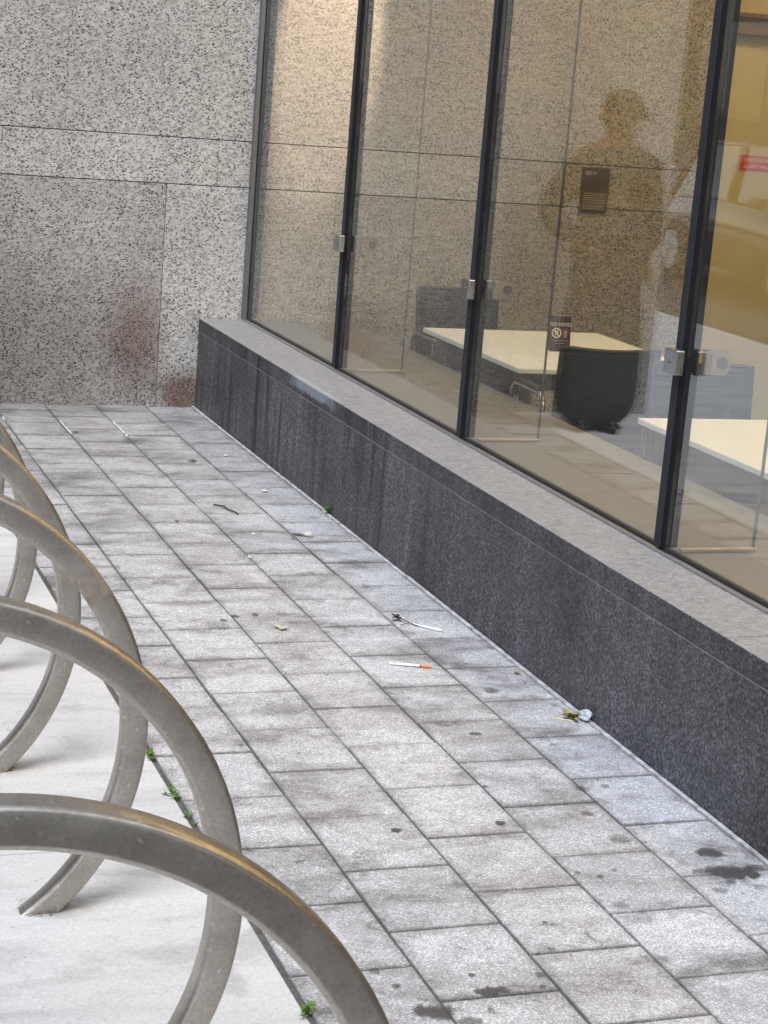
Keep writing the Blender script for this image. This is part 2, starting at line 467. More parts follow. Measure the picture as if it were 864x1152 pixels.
bm = bmesh.new()
ys = [4.0, -2.55, -5.35, -8.15]
for i in range(3):
    box(bm, -4.4, -1.2875, ys[i+1]+.003, ys[i]-.003, -.2, -.002 + random.uniform(-.001, .001), .004, 2)
tag(finish('concrete_pavement', bm, CC), kind='structure')
bm = bmesh.new()
box(bm, -4.55, -4.405, -40, 40, -.3, 0, .012, 2)
tag(finish('kerb', bm, CC), kind='structure')
bm = bmesh.new()
box(bm, -14, -4.56, -120, 120, -.3, -.13)
box(bm, -4.40, -.001, -14, -8.405, -.3, -.012)  # unseen asphalt added behind the camera to darken the hoops' reflections
tag(finish('road', bm, ASPH), kind='structure')
bm = bmesh.new()
box(bm, -4.4, -1.2875, 4.01, 40, -.3, -.004)
box(bm, -4.4, 20, -40, -14.01, -.3, -.004)
box(bm, -18.5, -14.01, -120, 120, -.3, 0)
tag(finish('far_sidewalk', bm, CC), kind='structure')

# soft dirty marks (gum, drips) on the pavers: nobody could count them
def mat_stain():
    m = N('dark_drip_stain'); v = m.coords()
    at = m.n('ShaderNodeAttribute'); at.attribute_name = 'fade'
    f = m.math('ADD', at.outputs['Fac'], m.math('MULTIPLY', m.math('SUBTRACT', m.noise(v, 34, 7, .78), .5), 2.7))
    a = m.ramp(f, [(.34, 0.0), (.62, 1.0)])
    at2 = m.n('ShaderNodeAttribute'); at2.attribute_name = 'depth'
    a = m.math('MULTIPLY', m.math('MULTIPLY', a, at2.outputs['Fac']), m.ramp(m.noise(v, 260, 3), [(.3, .55), (.6, 1.0)]))
    b = m.n('ShaderNodeBsdfPrincipled'); b.inputs['Base Color'].default_value = (.055, .052, .05, 1); b.inputs['Roughness'].default_value = .7
    tr = m.n('ShaderNodeBsdfTransparent'); mx = m.n('ShaderNodeMixShader')
    m.l(a, mx.inputs[0]); m.l(tr.outputs[0], mx.inputs[1]); m.l(b.outputs[0], mx.inputs[2])
    m.l(mx.outputs[0], m.out.inputs['Surface'])
    return m.m
bm = bmesh.new()
fade = bm.loops.layers.float_color.new('fade'); dep = bm.loops.layers.float_color.new('depth')
def stain(x, y, rx, ry, d=.9, rot=0.0):
    global SZ
    n = 20
    z = .0032 + SZ; SZ += .00006
    def P(r, k):
        a = 2*math.pi*k/n
        px, py = rx*r*math.cos(a), ry*r*math.sin(a)
        return (x+px*math.cos(rot)-py*math.sin(rot), y+px*math.sin(rot)+py*math.cos(rot), z)
    c0 = bm.verts.new((x, y, z))
    ra = [bm.verts.new(P(.55, k)) for k in range(n)]; rb = [bm.verts.new(P(1.0, k)) for k in range(n)]
    val = {c0: 1.0}
    for q in ra: val[q] = .62
    for q in rb: val[q] = 0.0
    for k in range(n):
        fs = [bm.faces.new([c0, ra[k], ra[(k+1) % n]]), bm.faces.new([ra[k], rb[k], rb[(k+1) % n], ra[(k+1) % n]])]
        for f in fs:
            for lp in f.loops:
                q = val[lp.vert]; lp[fade] = (q, q, q, 1); lp[dep] = (d, d, d, 1)
SZ = 0.0
STAINS = []   # filled below from measured ground points
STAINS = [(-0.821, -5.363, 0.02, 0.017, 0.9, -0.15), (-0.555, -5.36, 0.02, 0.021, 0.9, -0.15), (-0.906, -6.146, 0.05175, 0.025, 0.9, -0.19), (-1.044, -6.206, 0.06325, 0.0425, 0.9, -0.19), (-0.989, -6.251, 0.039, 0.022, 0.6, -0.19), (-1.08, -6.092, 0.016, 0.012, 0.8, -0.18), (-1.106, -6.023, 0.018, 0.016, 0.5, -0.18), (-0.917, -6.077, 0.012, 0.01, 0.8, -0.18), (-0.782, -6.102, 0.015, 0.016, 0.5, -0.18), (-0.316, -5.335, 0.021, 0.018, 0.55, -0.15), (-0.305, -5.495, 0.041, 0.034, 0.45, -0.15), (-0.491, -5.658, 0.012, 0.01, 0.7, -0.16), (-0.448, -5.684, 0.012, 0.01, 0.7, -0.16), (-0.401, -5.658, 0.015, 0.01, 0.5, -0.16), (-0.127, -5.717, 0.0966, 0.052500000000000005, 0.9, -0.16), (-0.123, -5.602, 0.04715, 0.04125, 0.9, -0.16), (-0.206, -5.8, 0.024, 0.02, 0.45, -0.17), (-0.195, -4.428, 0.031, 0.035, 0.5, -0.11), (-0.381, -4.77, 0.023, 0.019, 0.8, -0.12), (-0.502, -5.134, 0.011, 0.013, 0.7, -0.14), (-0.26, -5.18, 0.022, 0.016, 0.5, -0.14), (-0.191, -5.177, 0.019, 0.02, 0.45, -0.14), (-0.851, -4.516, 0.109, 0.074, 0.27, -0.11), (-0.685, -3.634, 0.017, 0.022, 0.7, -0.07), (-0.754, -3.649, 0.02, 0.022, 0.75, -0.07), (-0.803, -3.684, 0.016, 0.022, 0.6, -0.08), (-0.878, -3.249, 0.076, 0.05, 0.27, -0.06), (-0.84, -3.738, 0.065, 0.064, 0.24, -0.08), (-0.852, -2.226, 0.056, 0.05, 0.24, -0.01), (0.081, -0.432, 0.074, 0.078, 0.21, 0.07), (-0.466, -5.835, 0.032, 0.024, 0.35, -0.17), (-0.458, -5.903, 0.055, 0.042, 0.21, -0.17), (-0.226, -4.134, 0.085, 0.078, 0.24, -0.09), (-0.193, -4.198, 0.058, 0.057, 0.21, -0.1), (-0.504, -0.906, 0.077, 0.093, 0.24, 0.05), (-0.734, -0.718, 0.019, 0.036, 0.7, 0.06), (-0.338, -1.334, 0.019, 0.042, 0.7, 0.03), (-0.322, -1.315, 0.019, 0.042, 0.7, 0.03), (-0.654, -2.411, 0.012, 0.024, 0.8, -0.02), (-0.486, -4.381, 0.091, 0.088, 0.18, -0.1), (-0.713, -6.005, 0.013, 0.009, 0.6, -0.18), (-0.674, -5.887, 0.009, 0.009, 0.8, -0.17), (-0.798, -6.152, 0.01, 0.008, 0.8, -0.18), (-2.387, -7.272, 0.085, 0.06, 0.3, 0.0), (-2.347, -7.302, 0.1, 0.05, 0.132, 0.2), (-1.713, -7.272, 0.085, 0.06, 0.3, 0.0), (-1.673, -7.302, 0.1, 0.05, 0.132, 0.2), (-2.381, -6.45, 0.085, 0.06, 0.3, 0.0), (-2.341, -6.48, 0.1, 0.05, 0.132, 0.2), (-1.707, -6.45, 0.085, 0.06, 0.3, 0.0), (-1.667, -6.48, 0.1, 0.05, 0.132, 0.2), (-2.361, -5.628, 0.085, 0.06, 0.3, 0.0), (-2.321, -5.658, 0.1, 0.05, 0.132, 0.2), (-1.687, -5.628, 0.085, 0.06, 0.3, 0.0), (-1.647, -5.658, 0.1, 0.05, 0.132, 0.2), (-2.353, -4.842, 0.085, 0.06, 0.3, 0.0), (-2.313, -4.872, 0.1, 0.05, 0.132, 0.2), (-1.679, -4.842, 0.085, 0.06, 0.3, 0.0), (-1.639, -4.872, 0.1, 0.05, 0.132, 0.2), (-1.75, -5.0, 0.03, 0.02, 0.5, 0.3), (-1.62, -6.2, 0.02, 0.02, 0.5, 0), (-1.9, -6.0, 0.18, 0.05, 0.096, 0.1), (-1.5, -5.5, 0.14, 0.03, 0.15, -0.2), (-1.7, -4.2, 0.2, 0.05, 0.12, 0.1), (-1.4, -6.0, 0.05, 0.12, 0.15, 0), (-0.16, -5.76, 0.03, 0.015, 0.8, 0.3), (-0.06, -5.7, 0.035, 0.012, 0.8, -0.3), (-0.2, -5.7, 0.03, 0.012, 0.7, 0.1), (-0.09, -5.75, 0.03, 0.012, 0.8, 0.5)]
for s in STAINS: stain(*s)
tag(finish('pavement_stains', bm, mat_stain()), kind='stuff')

# ------------------------------------------------------------------ speckled stone wall (runs through the glass into the room)
WX0, WX1, WTOP = -2.08, 2.74, 9.0
wall = empty('stone_wall', (0, 0, 0))
tag(wall, 'pale grey speckled granite panel wall closing off the end of the walkway', 'wall')
bm = bmesh.new()
ptone = bm.loops.layers.float_color.new('tone')
def panels(z0, z1, joints, gap=.0007, tones={}):
    xs = [WX0] + [j for j in joints if WX0+.05 < j < WX1-.05] + [WX1]
    for a, b in zip(xs, xs[1:]):
        dz = random.uniform(-.0007, .0007)
        fs = box(bm, a+gap, b-gap, .0 + dz + 0.001, .04, z0+.0022, z1-.0022, .0010, 1)
        q = random.uniform(.94, 1.03)
        for ta, tv in tones.items():
            if a < ta < b: q = tv
        for f in fs:
            for lp in f.loops: lp[ptone] = (q, q, q*1.0, 1)
G = 1.06
panels(-.30, 1.109, [-.2+G*i for i in range(-3, 5)], .0014, {-.5: .86, .3: 1.05, -1.5: .98})
panels(1.109, 1.336, [-1.007+G*i for i in range(-3, 5)], .0009, {-.5: 1.04, .3: 1.0})
panels(1.336, 2.66, [-.71+G*i for i in range(-3, 5)], .0005, {-.9: .97, .0: .96})
panels(2.66, 2.89, [-1.007+G*i for i in range(-3, 5)])
z = 2.89; k = 0
while z < WTOP:
    panels(z, min(z+1.3, WTOP), [-.2+.5*(k % 2)+G*i for i in range(-3, 5)]); z += 1.3; k += 1
finish('granite_facing', bm, GL, wall)
bm = bmesh.new()
box(bm, WX0+.001, WX1-.001, .0365, .32, -.3, WTOP-.003)
finish('backing', bm, JOINT, wall)

# ------------------------------------------------------------------ charcoal granite ledge under the glass
GXF = .2376            # outer face of the glass
HL = .45
ledge = empty('granite_ledge', (0, 0, 0))
tag(ledge, 'long low charcoal granite ledge with dusty top running below the glass front', 'ledge')
yj = [-.003, -1.615, -3.085, -4.62, -6.13, -7.65, -9.2, -10.7, -12.3]
bm = bmesh.new()
for a, b in zip(yj, yj[1:]):
    box(bm, 0.0, .20, b+.0012, a-.0012, -.06, .3835, .0015, 1, M=Matrix.Translation((random.uniform(-.0008, .0008), 0, 0)))
finish('face_slab', bm, GD, ledge)
bm = bmesh.new()
yc = [-.003, -2.34, -3.81, -5.35, -6.9, -8.4, -9.9, -12.3]
for a, b in zip(yc, yc[1:]):
    box(bm, -.001, .262, b+.0008, a-.0008, .3857, HL, .004, 2)
finish('coping_stone', bm, GDC, ledge)
bm = bmesh.new()
box(bm, .0022, .19, -12.29, -.01, -.06, .449-.01)
finish('mortar_joint', bm, MORTAR, ledge)

# ------------------------------------------------------------------ glass front
PLATE = plain('satin_tan_plate', (.25, .215, .165), .5, .0, .3); SCREW = plain('dull_screw_boss', (.10, .085, .08), .5, .5)
YM = [-.03, -1.5195, -2.9994, -4.5549, -6.07, -7.60, -9.12, -10.65, -12.2]
ZT = 4.1
front = empty('glass_storefront', (GXF, 0, HL))
front.rotation_euler = (0, 0, 0)
tag(front, 'tall frameless glass storefront with black joints standing on the dark ledge', 'storefront')
def fpart(name, bm, mat, parent=None, smooth=False):
    o = finish(name, bm, mat, None, smooth)
    o.data.transform(Matrix.Translation((-GXF, 0, -HL)))
    o.parent = parent or front
    return o
bm = bmesh.new()
box(bm, GXF-.018, GXF-.004, -12.28, -.005, HL+.0002, HL+.010, .002, 1)
fpart('base_channel', bm, ALU)
bm = bmesh.new()
box(bm, GXF-.0035, GXF+.0, -12.28, -.005, HL+.0002, HL+.016)
box(bm, GXF+.0125, GXF+.02, -12.28, -.005, HL+.0002, HL+.016)
fpart('glazing_gasket', bm, GASKET)
# end post against the stone
bm = bmesh.new()
box(bm, GXF-.022, GXF+.0, -.042, -.0015, HL+.0105, ZT, .003, 2)
fpart('end_post', bm, DKALU)
bm = bmesh.new()
box(bm, GXF+.001, GXF+.055, -.05, -.0015, HL+.017, ZT, .002, 1)
fpart('end_seal', bm, BLACK)
for i, ym in enumerate(YM):
    if i:
        bm = bmesh.new()
        box(bm, GXF-.0185, GXF-.0155, ym-.018, ym+.018, HL+.0165, ZT, .001, 1, mat=0)
        box(bm, GXF-.0152, GXF+.040, ym-.0175, ym+.0175, HL+.0165, ZT, .001, 1, mat=1)
        fpart('mullion', bm, [SEAL, BLACK])
        bm = bmesh.new()
        box(bm, GXF+.041, .536, ym-.0075, ym+.0075, HL+.0115, ZT, .0006, 1)
        f = fpart('glass_fin', bm, FIN)
        bm = bmesh.new()
        box(bm, .5362, .5385, ym-.0076, ym+.0076, HL+.0115, ZT)
        fpart('fin_edge', bm, plain('dark_glass_edge', (.02, .026, .022), .3), f)
        bm = bmesh.new()
        box(bm, GXF+.06, .545, ym-.009, ym+.009, HL+.0006, HL+.010, .002, 2)
        fpart('fin_shoe', bm, ALU, f)
        # patch fitting
        zc = 1.002
        bm = bmesh.new()
        box(bm, GXF-.046, GXF-.0188, ym-.042, ym+.030, zc-.035, zc+.035, .004, 3)
        p = fpart('patch_fitting', bm, plain('satin_steel_clip', (.42, .42, .43), .28, 1.0))
        bm = bmesh.new()
        cyl(bm, (GXF-.0475, ym-.006, zc), (GXF-.0455, ym-.006, zc), .006, n=14)
        fpart('bolt_head', bm, DKALU, p, True)
        for s in (-1, 1):
            bm = bmesh.new()
            pr = [(GXF+.069, zc-.034), (GXF+.126, zc-.034)] + [(GXF+.126+.018*math.sin(R(q)), zc-.016-.018*math.cos(R(q))) for q in (30, 60, 90)]
            pr += [(GXF+.126+.018*math.cos(R(q)), zc+.016+.018*math.sin(R(q))) for q in (0, 30, 60, 90)] + [(GXF+.069, zc+.034)]
            fa = [bm.verts.new((x, ym+s*.0079, zz)) for x, zz in pr]; fb = [bm.verts.new((x, ym+s*.0139, zz)) for x, zz in pr]
            bm.faces.new(fa); bm.faces.new(fb)
            for k in range(len(pr)): bm.faces.new([fa[k], fa[(k+1) % len(pr)], fb[(k+1) % len(pr)], fb[k]])
            pp = fpart('fin_plate', bm, PLATE, p)
            bm = bmesh.new()
            yy = ym + s*.0139
            cyl(bm, (GXF+.117, yy, zc), (GXF+.117, yy+s*.003, zc), .017, n=20)
            fpart('screw', bm, SCREW, p, True)
for a, b in zip(YM, YM[1:]):
    bm = bmesh.new()
    box(bm, GXF+.0005, GXF+.0120, b+.0190, a-(.0190 if a != YM[0] else .013), HL+.004, ZT)
    fpart('glass_pane', bm, GLASS)

# upper storeys above the glass
up = empty('upper_facade', (GXF, 0, ZT))
tag(up, 'grey stone upper storeys above the glass front, out of the photo overhead', 'building')
bm = bmesh.new()
box(bm, -.0, .6, -12.3, -.002, .003, 7.0, .01, 1)
o = finish('facade_stone', bm, plain('facade_stone', (.30, .29, .28), .8, scale=6)); o.parent = up

# ------------------------------------------------------------------ the room behind the glass
FZ = -.16
bm = bmesh.new()
box(bm, .846, 6.0, -12.3, -.002, FZ-.08, FZ)
tag(finish('interior_floor', bm, CARPET), kind='structure')
bm = bmesh.new()
box(bm, .2635, .842, -12.3, -.002, FZ-.08, HL-.004, .006, 2)
tag(finish('interior_sill', bm, SILLM), kind='structure')
bm = bmesh.new()
box(bm, .26, 6.0, -12.3, -.002, 3.45, 3.55)
tag(finish('ceiling', bm, CEILM), kind='structure')
bm = bmesh.new()
box(bm, 6.0, 6.15, -12.45, .3, FZ-.08, 3.6)
box(bm, .26, 6.0, -12.45, -12.3, FZ-.08, 3.6)
box(bm, 2.742, 2.80, -.002, .25, FZ-.08, 3.6)
box(bm, 3.86, 6.0, -.002, .25, FZ-.08, 3.6)
box(bm, 2.80, 3.86, .03, .25, 2.043, 3.6)
tag(finish('interior_wall', bm, PLASTER), kind='structure')

# emergency door in the stone wall
d = empty('exit_door', (2.80, 0, FZ)); tag(d, 'plain cream emergency exit door with a steel header beside the granite wall', 'door')
bm = bmesh.new()
box(bm, .012, 1.045, .03, .075, .01, 2.20, .002, 1); finish('door_leaf', bm, DOORM, d)
bm = bmesh.new()
box(bm, .001, .011, -.012, .12, 0, 2.23); box(bm, 1.046, 1.058, -.012, .12, 0, 2.23)
finish('door_frame', bm, plain('tan_frame_paint', (.42, .36, .24), .45), d)
bm = bmesh.new()
box(bm, .0, 1.059, -.03, .028, 2.232, 2.262, .004, 2); box(bm, .0, 1.059, -.045, .028, 2.32, 2.345, .004, 2)
finish('header_rail', bm, plain('tan_rail_paint', (.20, .14, .085), .55), d)

sg = empty('exit_sign', (2.985, .0275, 1.40)); tag(sg, 'small red emergency exit alarm sign on the cream door', 'sign')
bm = bmesh.new(); box(bm, 0, .32, -.003, 0, -.040, .040, .001, 1)
finish('sign_plate', bm, plain('sign_red', (.62, .055, .03), .45, var=.03), sg)
WT = plain('white_print', (.85, .83, .80), .5, var=.02)
Mx = Matrix.Rotation(R(90), 4, 'X')
text_mesh('lettering', 'EMERGENCY EXIT', .034, WT, sg, Matrix.Translation((.16, -.0035, .016)) @ Mx)
text_mesh('lettering', 'ALARM WILL SOUND', .029, WT, sg, Matrix.Translation((.16, -.0035, -.020)) @ Mx)

pl = empty('wall_plaque', (2.112, 0, 1.205)); tag(pl, 'dark grey room plaque with ruled lower half on the granite wall inside', 'plaque')
bm = bmesh.new(); box(bm, -.080, .080, -.012, .0005, -.117, .117, .002, 2)
finish('plaque_board', bm, plain('plaque_grey', (.085, .075, .065), .45, var=.06), pl)
bm = bmesh.new(); box(bm, -.070, .070, -.0145, -.0125, -.108, -.012, .0008, 1)
o = finish('text_panel', bm, plain('plaque_taupe', (.15, .135, .11), .5), pl)
bm = bmesh.new()
for k in range(8):
    box(bm, -.062, .062 - .02*(k % 3 == 2), -.0158, -.0147, -.100+k*.0112, -.096+k*.0112)
finish('ruled_line', bm, plain('plaque_pale', (.34, .31, .26), .5), pl)
bm = bmesh.new(); box(bm, -.066, -.030, -.0135, -.0123, .075, .098); box(bm, -.024, .0, -.0135, -.0123, .082, .096)
finish('small_mark', bm, plain('plaque_mark', (.26, .24, .20), .5), pl)

# tables
TZ = .57
def make_table(loc, label):
    t = empty('meeting_table', loc); tag(t, label, 'table', 'white tables in the room')
    w, l, h = .91, 1.14, TZ-FZ
    bm = bmesh.new(); box(bm, 0, w, -l, 0, h-.022, h, .003, 2); finish('table_top', bm, WHITE, t)
    bm = bmesh.new()
    box(bm, .05, w-.05, -l+.05, -l+.075, h-.10, h-.0225); box(bm, .05, w-.05, -.075, -.05, h-.10, h-.0225)
    box(bm, .05, .075, -l+.076, -.076, h-.10, h-.0225); box(bm, w-.075, w-.05, -l+.076, -.076, h-.10, h-.0225)
    finish('apron', bm, EDGE, t)
    for x in (.07, w-.07):
        for y in (-.07, -l+.07):
            bm = bmesh.new(); cyl(bm, (x, y, 0.012), (x, y, h-.0225), .022, .026, 16); cyl(bm, (x, y, 0), (x, y, .012), .016, n=12)
            finish('leg', bm, plain('grey_leg', (.16, .16, .16), .35, .8), t, True)
    return t
make_table((.850, -.93, FZ), 'white table with a black card on it in the room behind the glass')
make_table((.868, -3.13, FZ), 'white table nearer the camera cut off by the photo edge behind the glass')

# tent card
cd = empty('tent_card', (1.262, -1.575, TZ+.0003), R(-3)); tag(cd, 'small black card reading NO FOOD standing on the white table', 'card')
CARD = plain('card_plum_black', (.035, .028, .034), .4, var=.05)
bm = bmesh.new()
tilt = Matrix.Rotation(R(-8), 4, 'X')
box(bm, -.049, .049, 0, .0015, 0, .158, M=tilt)
finish('card_front', bm, CARD, cd)
bm = bmesh.new()
box(bm, -.049, .049, -.0015, 0, 0, .157, M=Matrix.Translation((0, .048, 0)) @ Matrix.Rotation(R(9), 4, 'X'))
finish('card_back', bm, CARD, cd)
MC = lambda x, z: tilt @ Matrix.Translation((x, -.0006, z)) @ Mx
text_mesh('lettering', 'NO FOOD', .0215, WT, cd, MC(0, .121), .0002)
bm = bmesh.new()
n = 32
for k in range(n):
    a0, a1 = 2*math.pi*k/n, 2*math.pi*(k+1)/n
    vs = [bm.verts.new((-.018+r*math.cos(a), r*math.sin(a), 0)) for r, a in ((.0225, a0), (.0225, a1), (.018, a1), (.018, a0))]
    bm.faces.new(vs)
t = bmesh.new(); bmesh.ops.create_cube(t, size=1, matrix=Matrix.Translation((-.018, 0, 0.0003)) @ Matrix.Rotation(R(-45), 4, 'Z') @ Matrix.Diagonal((.038, .0042, .0004, 1)))
merge(bm, t)
t = bmesh.new(); bmesh.ops.create_cube(t, size=1, matrix=Matrix.Translation((-.024, 0.001, -.0001)) @ Matrix.Diagonal((.003, .022, .0004, 1))); merge(bm, t)
t = bmesh.new(); bmesh.ops.create_cube(t, size=1, matrix=Matrix.Translation((-.013, 0.001, -.0001)) @ Matrix.Diagonal((.005, .022, .0004, 1))); merge(bm, t)
bmesh.ops.transform(bm, matrix=MC(0, .083), verts=bm.verts)
finish('prohibition_symbol', bm, WT, cd)
bm = bmesh.new()
vs = [bm.verts.new(p) for p in ((.017, -.018, 0), (.031, -.018, 0), (.035, .014, 0), (.013, .014, 0))]; bm.faces.new(vs)
vs = [bm.verts.new(p) for p in ((.024, .014, 0), (.0265, .014, 0), (.031, .027, 0), (.0285, .027, 0))]; bm.faces.new(vs)
bmesh.ops.transform(bm, matrix=MC(0, .081), verts=bm.verts)
finish('cup_symbol', bm, plain('dusky_pink_print', (.36, .15, .22), .5), cd)
bm = bmesh.new()
for (x0, x1, zz) in ((-.038, .038, .049), (-.026, .022, .037)):
    vs = [bm.verts.new(p) for p in ((x0, -.0009, 0), (x1, -.0009, 0), (x1, .0009, 0), (x0, .0009, 0))]
    f = bm.faces.new(vs); bmesh.ops.transform(bm, matrix=MC(0, zz), verts=vs)
finish('fine_print', bm, plain('grey_print', (.45, .42, .42), .5), cd)

# chairs: mesh back, padded seat, chrome cantilever frame with arms (chair faces +Y)
def make_chair(loc, rz, label):
    t = empty('meeting_chair', loc, rz); tag(t, label, 'chair', 'black mesh chairs in the room')
    W2 = .215
    bm = bmesh.new()
    nu, nv = 18, 16
    def bp(u, v, off):
        # u -1..1 across, v 0..1 up; shallow curve, rounded top corners, slight recline
        hw = W2*(1 - .05*(1-v)) 
        x = u*hw
        z = .40 + .465*v - .028*max(0, abs(u)-.80)**1.6*14*max(0, v-.8) + .010*u*u*v
        y = -.02 - .06*v + .045*u*u*0.9 + off
        return (x, y, z)
    for off in (0, -.014):
        pass
    fr = [[bm.verts.new(bp(-1+2*i/nu, j/nv, 0)) for i in range(nu+1)] for j in range(nv+1)]
    bk = [[bm.verts.new(bp(-1+2*i/nu, j/nv, -.012)) for i in range(nu+1)] for j in range(nv+1)]
    for j in range(nv):
        for i in range(nu):
            bm.faces.new([fr[j][i], fr[j][i+1], fr[j+1][i+1], fr[j+1][i]])
            bm.faces.new([bk[j][i], bk[j+1][i], bk[j+1][i+1], bk[j][i+1]])
    for i in range(nu):
        bm.faces.new([fr[0][i], bk[0][i], bk[0][i+1], fr[0][i+1]]); bm.faces.new([fr[nv][i], fr[nv][i+1], bk[nv][i+1], bk[nv][i]])
    for j in range(nv):
        bm.faces.new([fr[j][0], fr[j+1][0], bk[j+1][0], bk[j][0]]); bm.faces.new([fr[j][nu], bk[j][nu], bk[j+1][nu], fr[j+1][nu]])
    b = finish('backrest', bm, MESHF, t, 'all')
    bm = bmesh.new()
    rim = [bp(-1, j/nv, -.006) for j in range(nv+1)] + [bp(-1+2*i/nu, 1, -.006) for i in range(1, nu)] + [bp(1, 1-j/nv, -.006) for j in range(nv+1)]
    tube(bm, rim, .010, 8)
    finish('rim', bm, PLASTIC, b)
    bm = bmesh.new(); box(bm, -.22, .22, -.01, .43, .425, .475, .02, 3)
    finish('seat', bm, PLASTIC, t, True)
    for s in (-1, 1):
        x = s*.245
        pts = [(s*.20, .02, .47), (x, .02, .53)] + [(x, .02+.0*k, .60) for k in range(1)] + arc((x, .075, .61), .055, math.pi, math.pi/2, 6, 'yz') + [(x, .25, .665)] + arc((x, .31, .605), .06, math.pi/2, 0, 6, 'yz') + [(x, .372, .45), (x, .38, .06)] + arc((x, .325, .062), .05, 0, -math.pi/2, 5, 'yz') + [(x, .05, .0125), (x, -.06, .0125)]
        bm = bmesh.new(); tube(bm, pts, .0115, 10)
        finish('frame_tube', bm, CHROME, t)
        bm = bmesh.new(); box(bm, x-.02, x+.02, .08, .30, .672, .690, .008, 3)
        finish('arm_pad', bm, PLASTIC, t, True)
    bm = bmesh.new(); tube(bm, [(-.245, -.06, .0125), (.245, -.06, .0125)], .0115, 10)
    finish('floor_bar', bm, CHROME, t)
    for s in (-1, 1):
        bm = bmesh.new(); tube(bm, [(s*.12, -.04, .70), (s*.12, -.01, .46), (s*.12, .06, .43)], .011, 8)
        finish('back_support', bm, PLASTIC, t)
    return t
make_chair((1.10, -2.36, FZ), R(-2), 'black mesh chair in front of the white table with the black card')
make_chair((1.17, -.58, FZ), R(181), 'black chair against the granite wall at the far end of the table')
make_chair((1.32, -2.80, FZ), R(176), 'black chair facing the nearer table, back to back with another chair')

# ceiling lamps
LAMP = emit('warm_lamp_diffuser', (1.0, .61, .20), 10.5)
lamps = [(1.5, -1.3), (3.4, -1.3), (1.5, -3.6), (3.4, -3.6), (1.5, -6.2), (3.4, -6.2), (1.5, -8.8), (3.4, -8.8)]
for i, (x, y) in enumerate(lamps):
    t = empty('ceiling_lamp', (x, y, 3.449))
    tag(t, 'square warm ceiling lamp panel in the room above the tables', 'lamp', 'ceiling lamps in the room')
    bm = bmesh.new(); box(bm, -.31, .31, -.31, -.29, -.03, 0); box(bm, -.31, .31, .29, .31, -.03, 0); box(bm, -.31, -.29, -.289, .289, -.03, 0); box(bm, .29, .31, -.289, .289, -.03, 0)
    finish('lamp_frame', bm, ALU, t)
    bm = bmesh.new(); box(bm, -.289, .289, -.289, .289, -.018, -.012)
    finish('diffuser', bm, LAMP, t)
t = empty('added_glow_lamp', (.72, -.62, 3.449)); tag(t, 'unseen warm downlight added to imitate a pinkish reflection in the first glass pane', 'lamp')
bm = bmesh.new(); cyl(bm, (0, 0, -.02), (0, 0, 0), .055, n=24); finish('lamp_trim', bm, ALU, t)
bm = bmesh.new(); cyl(bm, (0, 0, -.024), (0, 0, -.0205), .04, n=24); finish('lamp_lens', bm, LAMP, t)
sp = bpy.data.lights.new('added_glow_beam', 'SPOT'); sp.energy = 320; sp.color = (1, .70, .52); sp.spot_size = R(21); sp.spot_blend = .35; sp.shadow_soft_size = .03  # spot added to stand in for the pinkish reflection in the first pane
so_ = bpy.data.objects.new('added_glow_beam', sp); COL.objects.link(so_); so_.location = (.72, -.62, 3.42)
so_.rotation_euler = (Vector((.72, -.62, 3.42)) - Vector((.60, 0, 2.02))).to_track_quat('Z', 'Y').to_euler()
# ------------------------------------------------------------------ bike hoops
RC, RZ, SEC, DEP = .5385 - .0265, .3853, .053, .048
HOOPS = [(-2.060, -7.302, 'nearest thick steel bike hoop, crossing the bottom left corner of the photo', 0),
         (-2.054, -6.480, 'second steel bike hoop from the camera, its right leg by the largest weeds', 0),
         (-2.034, -5.658, 'third steel bike hoop with an orange rust bloom on its shoulder', 1),
         (-2.026, -4.872, 'fourth steel bike hoop with a scraped pale foot on the concrete', 0),
         (-2.009, -4.129, 'fifth steel bike hoop, thin golden edge against the far pavers', 0),
         (-1.995, -3.395, 'farthest steel bike hoop, only a sliver of its leg in the photo', 0)]
def make_hoop(x, y, label, rust):
    bm = bmesh.new()
    rl = bm.loops.layers.float_color.new('rust')
    n = 160
    rc = .0095
    prof = []
    for (cx, cz, a0) in ((SEC/2-rc, DEP-rc, 0), (-SEC/2+rc, DEP-rc, 90), (-SEC/2+rc, rc, 180), (SEC/2-rc, rc, 270)):
        for k in range(5):
            a = R(a0 + 90*k/4)
            prof.append((cx+rc*math.cos(a), cz+rc*math.sin(a)))
    rings = []
    for i in range(n):
        a = 2*math.pi*i/n
        rings.append([bm.verts.new(((RC+p[0])*math.cos(a), p[1], RZ+(RC+p[0])*math.sin(a))) for p in prof])
    m = len(prof)
    for i in range(n):
        for k in range(m):
            f = bm.faces.new([rings[i][k], rings[i][(k+1) % m], rings[(i+1) % n][(k+1) % m], rings[(i+1) % n][k]])
            f.smooth = True
            for lp in f.loops:
                a = math.atan2(lp.vert.co.z-RZ, lp.vert.co.x)
                q = rust*max(0, 1-abs(a-R(37))/R(10))
                lp[rl] = (q, q, q, 1)
    o = finish('bike_hoop', bm, ST)
    for p in o.data.polygons: p.use_smooth = True
    o.location = (x, y, 0)
    o.rotation_euler = (0, 0, random.gauss(0, .006))
    tag(o, label, 'bike rack', 'steel bike hoops set in a row in the concrete')
    return o
for h in HOOPS: make_hoop(*h)

